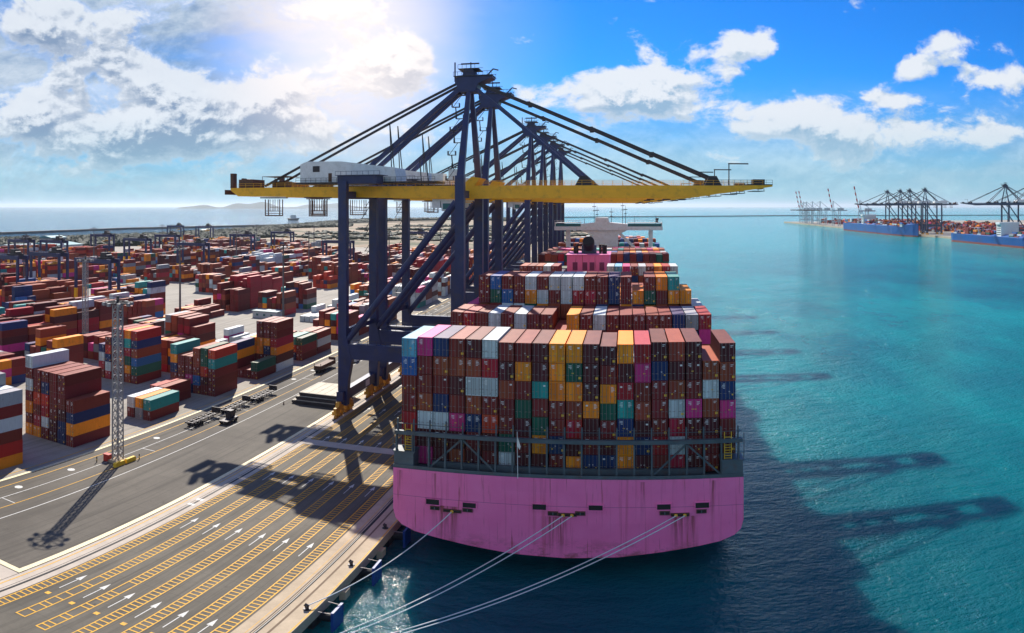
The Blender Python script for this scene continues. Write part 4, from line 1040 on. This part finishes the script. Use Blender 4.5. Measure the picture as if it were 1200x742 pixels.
# clutter round the foot of the near mast
b = MB(); b.box(-.7, .7, -.5, .5, 0, 1.5); b.box(-.8, .8, -.6, .6, 1.5, 1.62); o = b.build('electric_cabinet', m_red); o.location = (-97.9, 113.0, QZ + .03); tag(o, 'small red electric cabinet at the foot of the lattice mast', 'cabinet')
for i, (x, y) in enumerate(((-94.1, 112.2), (-94.0, 115.6))):
    b = MB(); b.box(-.35, .35, -1.5, 1.5, 0, .8); b.prism([(-1.5, .8), (1.5, .8), (1.3, .95), (-1.3, .95)], -.3, .3, 'x'); o = b.build('concrete_barrier', m_mark_y); o.location = (x, y, QZ + .03)
    tag(o, ('yellow barrier block near side of the mast foot', 'yellow barrier block far side of the mast foot')[i], 'barrier', 'yellow barriers at the mast foot')
for i, (x, y) in enumerate(((-98.9, 110.8), (-93.4, 117.8), (-98.2, 117))):
    b = MB(); b.bar((0, 0, 0), (0, 0, 1.3), .22, n=8); b.use(m_mark_y); b.bar((0, 0, .5), (0, 0, .8), .24, n=8); b.mats = [m_black, m_mark_y]; b.mi = [0] * 10 + [1] * 10
    o = b.build('guard_post', None); o.location = (x, y, QZ + .03); tag(o, ('black guard post left of the mast foot', 'black guard post right of the mast foot', 'black guard post behind the mast foot')[i], 'guard post', 'guard posts at the mast foot')

# ---------------------------------------------------------------- rubber-tyred yard gantries
def gantry():
    r = empty('yard_gantry'); W, H, L2 = 11.8, 27.5, 3.6
    for sx in (-1, 1):
        for sy in (-1, 1):
            b = MB(); b.bar((sx * W, sy * L2, 1.6), (sx * W, sy * L2 * .95, 11.5), 1.5, 1.3); lo = b.build('lower_leg', m_yellow, r)
            b = MB(); b.bar((sx * W, sy * L2 * .95, 11.5), (sx * W, sy * L2 * .95, H - 1.8), 1.35, 1.2); b.build('upper_leg', m_navy, r)
        b = MB(); b.box(sx * W - .8, sx * W + .8, -L2 - 2.4, L2 + 2.4, 1.1, 2.3); b.box(sx * W - 1.6, sx * W + 1.2, -2.0, 1.6, 2.3, 5.2); s = b.build('sill_beam', m_navy, r)
        for y in (-L2 - 1.9, -L2 - .2, L2 + .2, L2 + 1.9):
            b = MB(); b.bar((sx * W - .3, y, .78), (sx * W + .3, y, .78), 1.55, n=12); b.build('tyre', m_black, s)
    for sy in (-1, 1):
        b = MB(); b.box(-W - .7, W + .7, sy * L2 - .55, sy * L2 + .55, H - 2.3, H); b.build('top_girder', m_navy, r)
        b = MB(); b.box(-W - .7, W + .7, sy * L2 - .05 + sy * .9, sy * L2 + .05 + sy * .9, H + 1.0, H + 1.1)
        for k in range(13): b.box(-W + k * 1.96, -W + k * 1.96 + .1, sy * L2 + sy * .9 - .05, sy * L2 + sy * .9 + .05, H - .2, H + 1.1)
        b.build('handrail', m_steel, r)
    t = MB(); t.box(3.2, 9.2, -3.4, 3.4, H, H + 1.0); t.box(4.2, 7.6, -2.2, 2.2, H + 1, H + 3.4); t.bar((8.0, -2, H + 1.6), (8.0, 2, H + 1.6), 1.5, n=12); t.bar((4.0, 2.6, H + 1), (5.5, 0, H + 4.6), .4); t.bar((8.6, 2.6, H + 1), (5.5, 0, H + 4.6), .4)
    t = t.build('trolley', m_steel, r)
    b = MB(); b.box(8.6, 10.4, -1.2, 1.2, H - 4.6, H - 2.2); b.build('operator_cab', m_white, t)
    b = MB(); b.box(4.6, 7.0, -6.1, 6.1, H - 6.6, H - 6.1); b.box(4.9, 6.7, -2, 2, H - 6.1, H - 5.3)
    for x in (5.0, 6.6):
        for y in (-2, 2): b.bar((x, y, H - 5.4), (x, y * .7, H), .12)
    b.build('spreader', m_bogie, r)
    return r
RG = [(-30, 60, 0, 0)]
rg0 = gantry(); k = 0
RT = [(8, 4, 355, 'navy and yellow yard gantry cut by the left edge of the view'), (56, 5, 348, 'yard gantry second from the left over the maroon stacks'), (112, 4, 361, 'yard gantry third from the left, beside the near lattice mast'),
      (119, 0, 309, 'yard gantry standing behind the third one, small'), (195, 0, 309.5, 'yard gantry in the middle distance with wide frame over the pink stack'), (205, 0, 286, 'very distant yard gantry highest against the sea strip'),
      (239, 0, 289, 'distant yard gantry before the dark scrub'), (283, 0, 306, 'yard gantry right of centre of the yard, before brown sand'), (395, 0, 321, 'yard gantry close left of the big crane legs'), (486, 0, 300, 'yard gantry seen between the crane legs'), (24, 0, 318, 'small yard gantry at far left before the sheds'), (62, 0, 322, 'yard gantry behind the left group, over brown stacks'), (160, 0, 316, 'yard gantry over the open lane with the blue shelter'), (330, 0, 300, 'yard gantry between two slim masts'), (225, 0, 324, 'yard gantry above the tall white and maroon stacks')]
for px, _, py, lab in RT:
    x, y = at(px, py)
    blk = round((-x - 110.3 - 7.5) / PITCH); x = -(110.3 + 7.5 + PITCH * blk)
    th = (px - XV) / FPX; y = x / math.tan(th)
    o = rg0 if k == 0 else tree_copy(rg0); k += 1
    o.location = (x + 1.0, y, QZ + .02); tag(o, lab, 'yard gantry', 'rubber tyred gantries over the yard stacks')

# ---------------------------------------------------------------- vehicles and road clutter
def trailer():
    r = empty('chassis_trailer')
    b = MB()
    for x in (-.55, .55): b.box(x - .12, x + .12, 0, 12.4, 1.0, 1.35)
    for y in (0, 2.2, 4.8, 7.4, 10, 12.1): b.box(-1.2, 1.2, y, y + .3, 1.05, 1.4)
    b.box(-1.22, -1.1, 0, 12.4, 1.15, 1.42); b.box(1.1, 1.22, 0, 12.4, 1.15, 1.42)
    b.build('frame', m_steel, r)
    b = MB(); b.box(-1.25, 1.25, 12.0, 12.25, 1.3, 2.5); b.build('headboard', m_steel, r)
    for y in (1.6, 2.9, 4.2):
        for x in (-1, 1): b = MB(); b.bar((x * .65, y, .52), (x * 1.2, y, .52), 1.02, n=14); b.build('wheel', m_black, r)
    for x in (-.7, .7): b = MB(); b.box(x - .1, x + .1, 9.6, 9.8, 0.02, 1.0); b.build('landing_leg', m_galv, r)
    return r
def tractor(m):
    r = empty('terminal_tractor')
    b = MB(); b.box(-1.15, 1.15, -2.6, 2.4, .65, 1.0); b.box(-1.2, 1.2, 1.2, 2.7, .7, 1.25); b.build('chassis', m_steel, r)
    b = MB(); b.prism([(.6, 1.0), (2.5, 1.0), (2.6, 1.8), (2.2, 2.95), (.6, 2.95)], -1.15, .35, 'x'); cab = b.build('cab', m, r)
    b = MB(); b.box(-1.0, .2, 2.42, 2.56, 1.9, 2.7); b.build('windscreen', m_glass, cab)
    for y in (-1.7, 1.7):
        for x in (-1, 1): b = MB(); b.bar((x * .7, y, .52), (x * 1.22, y, .52), 1.04, n=14); b.build('wheel', m_black, r)
    return r
tr = trailer(); G_T = 'empty trailers queued on the road'
TL = [('nearest empty dark chassis trailer, front of the parked queue', -98.3, 143.0), ('middle empty dark chassis trailer in the parked queue', -97.6, 157.0), ('farthest empty dark chassis trailer in the parked queue', -96.9, 171.0)]
for i, (lab, x, y) in enumerate(TL):
    o = tr if i == 0 else tree_copy(tr); o.location = (x, y, QZ + .04); tag(o, lab, 'trailer', G_T)
o = tree_copy(tr); o.location = (-96.2, 212, QZ + .04); tag(o, 'chassis trailer carrying brown flat racks, behind the hatch covers', 'trailer', 'loaded trailers')
b = MB(); b.box(-1.2, 1.2, 0, 12.1, 0, .55); b.box(-1.2, 1.2, 0, 12.1, .62, 1.1); b.box(-1.2, -1.1, 0, .3, 1.1, 1.9); b.box(1.1, 1.2, 0, .3, 1.1, 1.9); b.box(-1.2, 1.2, 11.9, 12.1, 1.1, 1.9)
o = b.build('flat_rack', m_rust); o.location = (-96.2, 212.1, QZ + 1.47); tag(o, 'folded brown flat racks lying on the trailer beyond the hatch covers', 'flat rack')
t1 = tractor(m_steel); t1.location = (-92.7, 152.0, QZ + .04); tag(t1, 'small dark terminal tractor standing beside the queue of trailers', 'tractor', 'yard tractors')
o = tree_copy(t1); o.location = (-74.8 - 9, 248, QZ + .04); tag(o, 'dark terminal tractor under the crane portal', 'tractor', 'yard tractors')
# hatch covers
for i in range(3):
    b = MB(); w = 12.6 - .25 * (i == 1); L = 13.2
    x0 = -w / 2; b.box(x0, -x0, 0, L, .25, .95); 
    for y in (0, L / 3, 2 * L / 3, L - .3): b.box(x0 + .2, -x0 - .2, y, y + .3, 0, .25)
    b.use(m_concrete_l); b.box(x0 + .15, -x0 - .15, .15, L - .15, .95, 1.0)  # paler sheet over the top of each cover
    for k in range(6): b.box(x0 + .4 + k * 2.2, x0 + .6 + k * 2.2, .5, L - .5, 1.0, 1.06)
    b.use(m_steel)
    for k in range(6): b.box(x0 + .3 + k * 2.3, x0 + .7 + k * 2.3, -.12, 0, .35, .85)
    nb = 6 * 5; b.mats = [m_steel, m_concrete_l]; b.mi = [0] * nb + [1] * (7 * 6) + [0] * (len(b.f) - nb - 42)
    o = b.build('hatch_cover'); o.location = (-80.4 + (.9 if i == 2 else 0) - (.8 if i == 0 else 0), 176.2 + i * .5, QZ + .02 + i * 1.08)
    tag(o, ('dark steel hatch cover at the bottom of the pile by the crane leg', 'dark steel hatch cover in the middle of the pile by the crane leg', 'pale topped hatch cover lying on top of the pile')[i], 'hatch cover', 'hatch covers piled by the crane leg')
b = MB(); b.box(-.25, .25, -.25, .25, 0, .05); b.bar((0, 0, .05), (0, 0, 1.0), .4, n=10, w2=.08); o = b.build('traffic_cone', m_rust); o.location = (*at(332.5, 474), QZ + .04); tag(o, 'lone dark traffic cone on the open road left of the hatch covers', 'traffic cone')
# white van-like car beyond the crane leg
def car(m):
    r = empty('parked_car'); b = MB(); b.prism([(-2.2, .35), (2.2, .35), (2.25, .95), (1.2, 1.05), (.6, 1.6), (-1.7, 1.62), (-2.2, 1.05)], -.9, .9, 'x'); b.build('body', m, r)
    b = MB(); b.prism([(1.05, 1.06), (.62, 1.5), (-1.6, 1.52), (-1.95, 1.08)], -.91, .91, 'x'); b.build('window', m_glass, r)
    for y in (-1.4, 1.4):
        for x in (-.85, .85): b = MB(); b.bar((x - .1, y, .34), (x + .1, y, .34), .68, n=12); b.build('wheel', m_black, r)
    return r
c = car(m_white); x, y = at(417, 424); c.location = (x, y, QZ + .04); c.rotation_euler = (0, 0, .1); tag(c, 'small white car parked beyond the landside crane leg', 'car')

# ---------------------------------------------------------------- sheds
def shed(px0, px1, y, dep, h, lab, roof):
    th0, th1 = (px0 - XV) / FPX, (px1 - XV) / FPX; x0, x1 = y * math.tan(th0), y * math.tan(th1)
    r = empty('warehouse', (x0, y, QZ)); w = x1 - x0
    b = MB(); b.box(0, w, 0, dep, 0, h); b.build('wall', m_wall, r)
    b = MB(); b.prism([(-1, h), (w + 1, h), (w + 1, h + .5), (w / 2, h + 3), (-1, h + .5)], -1, dep + 1); b.build('roof', roof, r)
    for k in range(max(1, int(w / 12))): b = MB(); b.box(4 + k * 12, 9 + k * 12, -.08, 0, 0, 4.8); b.build('door', m_roofteal, r)
    tag(r, lab, 'warehouse')
m_roofl = mat('pale_roof_sheet', (.16, .24, .27), .6)
shed(-14, 24, 545, 60, 8, 'pale roofed warehouse at the left edge behind the yard', m_roofl)
shed(28, 62, 590, 50, 9, 'teal roofed warehouse behind the yard gantries', m_roofteal)
shed(46, 60, 720, 30, 10, 'small teal building behind the teal warehouse', m_roofteal)
x, y = at(57, 415); 
def cabin(px, py, w, d, h, m, lab):
    x, y = at(px, py); r = empty('site_cabin', (x, y, QZ + .02)); b = MB(); b.box(0, w, 0, d, 0, h); b.build('wall', m_wall, r)
    b = MB(); b.box(-.4, w + .4, -.4, d + .4, h, h + .3); b.build('roof', m, r)
    for k in range(3): b = MB(); b.box(w * (.15 + .3 * k), w * (.15 + .3 * k) + 1.2, -.05, 0, 1.1, 2.1); b.build('window', m_glass, r)
    tag(r, lab, 'cabin')
cabin(296, 372, 13, 8, 3.2, m_roofl, 'pale low site cabin right of the big maroon block of containers')
cabin(150, 352, 12, 5, 3.2, m_roofteal, 'small blue roofed shelter standing in the open lane of the yard')

# ---------------------------------------------------------------- terminal across the water
FX = 560
rsheet('far_quay_top', m_yard, [(FX, 1500, 700, 2560)], 3.4)
b = MB(); b.prism([(FX, 3.38), (FX, -2), (1500, -2), (1500, 3.38)], 700, 2560); tag(b.build('far_quay', m_edge), kind='structure')
far = []
for row in range(9):
    for seg in range(60):
        y = 790 + seg * 26; 
        if R.random() < .25: continue
        hh = R.randint(1, 5)
        for r_ in range(4):
            n = max(0, hh + R.choice((-1, 0, 0, 1)))
            k = R.choice(WGT)
            for t in range(n): far.append((FX + 75 + row * 34 + r_ * 5.2, y, 3.42 + t * 2.7, 2.6, k if R.random() < .6 else R.choice(WGT), 12.2)); far.append((FX + 77.5 + row * 34 + r_ * 5.2, y, 3.42 + t * 2.7, 2.6, R.choice(WGT), 12.2))
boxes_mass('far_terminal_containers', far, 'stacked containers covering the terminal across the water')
def feeder(x, y0, y1, m, lab, bowfar, ys, hd=13.5):
    """a ship alongside the far quay between y0 and y1"""
    r = empty('cargo_ship', (x, (y0 + y1) / 2, 0)); L = (y1 - y0) / 2; sgn = 1 if bowfar else -1; B = 17
    secs = [(-L, B * .85, 0, hd), (-L + 12, B, -2, hd), (L * .55, B, -2, hd), (L * .80, B * .72, -2, hd + 2.5), (L * .93, B * .38, -2, hd + 5), (L, .8, -2, hd + 7)]
    low = MB(); up = MB(); wl = 3.0
    def ring(z0, z1, q): return [[(-w * q(k), sgn * y, z0(lo, k)), (-w, sgn * y, z1(hi))] for k, (y, w, lo, hi) in enumerate(secs)]
    n = len(secs)
    for s in (-1, 1):
        for k in range(n - 1):
            (ya, wa, la, ha), (yb, wb, lb_, hb) = secs[k], secs[k + 1]
            fa = .95 - .12 * (k >= 3); fb = .95 - .14 * (k + 1 >= 3) - .3 * (k + 1 == 5)
            up.face([(s * wa * fa, sgn * ya, wl), (s * wb * fb, sgn * yb, wl), (s * wb, sgn * yb, hb), (s * wa, sgn * ya, ha)])
            low.face([(s * wa * fa, sgn * ya, -2), (s * wb * fb, sgn * (yb - 2 * (k == n - 2)), -2), (s * wb * fb, sgn * yb, wl), (s * wa * fa, sgn * ya, wl)])
    y, w, lo, hi = secs[0]; up.face([(-w * .95, sgn * y, wl), (w * .95, sgn * y, wl), (w, sgn * y, hi), (-w, sgn * y, hi)]); low.face([(-w * .95, sgn * y, -2), (w * .95, sgn * y, -2), (w * .95, sgn * y, wl), (-w * .95, sgn * y, wl)])
    up.face([(-w, sgn * y, h - .6) for (y, w, _, h) in secs] + [(w, sgn * y, h - .6) for (y, w, _, h) in reversed(secs)])
    up.build('hull', m, r); low.build('boot_topping', m_boot, r)
    b = MB(); b.box(-15, 15, ys - 7, ys + 7, hd, hd + 18); b.box(-17, 17, ys - 6, ys + 6, hd + 18, hd + 21); b.build('deckhouse', m_white, r)
    b = MB(); b.box(-15, 15, ys - sgn * 6.2 - .2 - 0, ys - sgn * 6.2 + .2, hd + 19, hd + 20.2); b.build('bridge_window', m_glass, r)
    for k in range(5):
        b = MB(); z = hd + 2.5 + k * 3.1; b.box(-15.06, -15.0, ys - 6, ys + 6, z, z + 1.1); b.build('window_band', m_steel, r)
    b = MB(); b.box(-4, 4, ys - sgn * 18 - 4, ys - sgn * 18 + 4, hd, hd + 20); b.build('funnel', m, r)
    b = MB(); b.bar((0, ys, hd + 21), (0, ys, hd + 31), .9, n=6); b.build('mast', m_steel, r)
    tag(r, lab, 'cargo ship'); return r, ys
BLU = mat('blue_hull_paint', (.003, .080, .30), .4, var=.12, vscale=.04, dirt=((.15, .06, .03), .06, .35))
deck = []; m_boot = mat('red_boot_paint', (.20, .045, .035), .6)
f1, ys1 = feeder(534, 1262, 1700, BLU, 'bright blue cargo ship alongside the far quay, bow towards us', False, 69, 19)
f2, ys2 = feeder(534, 790, 1090, BLU, 'rust streaked blue cargo ship at the right edge, bow cut off by the view', False, -13, 14)
for (y0, y1, hd, cy) in ((1310, 1680, 19, 1550), (830, 1070, 14, 927)):
    y = y0
    while y < y1:
        if not -22 < y - cy + 6 < 32:
            hh = R.randint(1, 4)
            for c in range(11):
                for t in range(max(0, hh + R.choice((-1, 0, 0)))): deck.append((534 - 13.5 + c * 2.55, y, hd - .5 + t * 2.7, 2.65, R.choice('MMMCCBBWWOUNEG'), 12.2))
        y += 14
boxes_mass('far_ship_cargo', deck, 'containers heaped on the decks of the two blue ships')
# cranes over there
fc = crane('quay_crane', m_navy_l, m_navy_l, False)
GF = 'cranes of the terminal across the water'
tops = [(1178, 'largest slate quay crane at the right edge across the water'), (1084, 'slate quay crane beside the bow of the blue ship, rightmost of four'), (1066, 'slate quay crane third from the left of the four over the blue ship'), (1055, 'slate quay crane second from the left of the four over the blue ship'), (1040, 'slate quay crane leftmost of the four over the blue ship')]
for i, (px, lab) in enumerate(tops):
    y = (FX + 4) / math.tan((px - XV) / FPX); o = fc if i == 0 else tree_copy(fc); o.location = (FX + 4, y, 3.4); o.rotation_euler = (0, 0, math.pi); tag(o, lab, 'quay crane', GF)
o = tree_copy(fc); o.location = (FX + 4, 905, 3.4); o.rotation_euler = (0, 0, math.pi); tag(o, 'slate quay crane cut off by the right edge of the view', 'quay crane', GF)
m_wcr = mat('crane_pale_paint', (.36, .42, .46), .5)
# older cranes with raised red and white booms
def old_crane(up, boomm):
    r = empty('quay_crane'); G = -18; H = 9
    for y in (-H, H):
        for x in (G, 0): b = MB(); b.bar((x, y, 0), (x, y, 48), 1.7, 1.5); b.build('leg', m_wcr, r)
        b = MB(); b.bar((G, y, 12), (0, y, 12), 1.5, 2.); b.build('portal_beam', m_wcr, r)
        b = MB(); b.bar((G, y, 12), (0, y, 46), 1.2); b.build('diagonal_brace', m_wcr, r)
        b = MB(); b.bar((0, y, 46), (0, y * .1, 70), 1.2); b.build('mast_leg', m_wcr, r)
        b = MB(); b.bar((0, y * .1, 70), (G - 14, y * .4, 44), .6); b.build('back_stay', m_wcr, r)
    b = MB(); b.box(G - 22, 2, -3.5, 3.5, 42, 45); b.box(G - 12, G + 6, -4, 4, 45, 50); b.build('girder', m_wcr, r)
    if up:
        for k in range(8):
            b = MB(); a = Vector((2, 0, 44)); e = Vector((15, 0, 104)); b.bar(a.lerp(e, k / 8), a.lerp(e, (k + 1) / 8), 2.6, 2.4); b.build('boom_section', m_red if k % 2 else m_white, r)
    else:
        b = MB(); b.box(2, 52, -3, 3, 42, 44.5); b.build('boom', boomm, r)
        b = MB(); b.bar((0, 0, 70), (44, 0, 44.5), .6); b.bar((0, 0, 70), (22, 0, 44.5), .6); b.build('fore_stay', m_wcr, r)
    return r
oc = old_crane(True, None); GO = 'older pale cranes at the end of the far quay'
for i, (px, d) in enumerate(((935, 0), (938.5, 0), (973, 0), (1004, 0))):
    y = (FX + 4 - 8) / math.tan((px - XV) / FPX); o = oc if i == 0 else tree_copy(oc); o.location = (FX + 4, y, 3.4); o.rotation_euler = (0, 0, math.pi)
    tag(o, ['pale crane with striped boom raised, leftmost across the water', 'pale crane with striped boom raised, second from left', 'pale crane with striped boom raised, behind the blue ship stern', 'pale crane with tallest striped boom raised, over the blue ship'][i], 'quay crane', GO)
ol = old_crane(False, m_rust)
for i, px in enumerate((945, 952, 961)):
    y = (FX + 4) / math.tan((px - XV) / FPX); o = ol if i == 0 else tree_copy(ol); o.location = (FX + 4, y, 3.4); o.rotation_euler = (0, 0, math.pi)
    tag(o, ['pale crane with boom lowered over the sea at the quay end', 'pale crane with lowered boom, middle one at the quay end', 'pale crane with lowered boom, nearest the striped one'][i], 'quay crane', GO)
# distant ships
def tiny_ship(px, py, lab, L=110):
    x, y = at(px, py, 0); r = empty('cargo_ship', (x, y, 0))
    b = MB(); b.prism([(-L / 2, 9), (-L / 2 + 4, -1), (L / 2 - 8, -1), (L / 2, 10), (L / 2 - 14, 7), (-L / 2 + 20, 7)], -8, 8); b.build('hull', m_steel, r)
    b = MB(); b.box(L / 2 - 34, L / 2 - 16, -7, 7, 7, 22); b.build('deckhouse', m_wall, r)
    for k in (-.3, 0.0): b = MB(); b.bar((k * L, 0, 7), (k * L, 0, 20), 1.2); b.build('deck_crane', m_steel, r)
    tag(r, lab, 'cargo ship')
tiny_ship(344, 258.2, 'dark coaster sailing on the bright sea beyond the breakwater', 50)
tiny_ship(854, 243.9, 'faint cargo ship on the horizon right of the boom tip', 230)
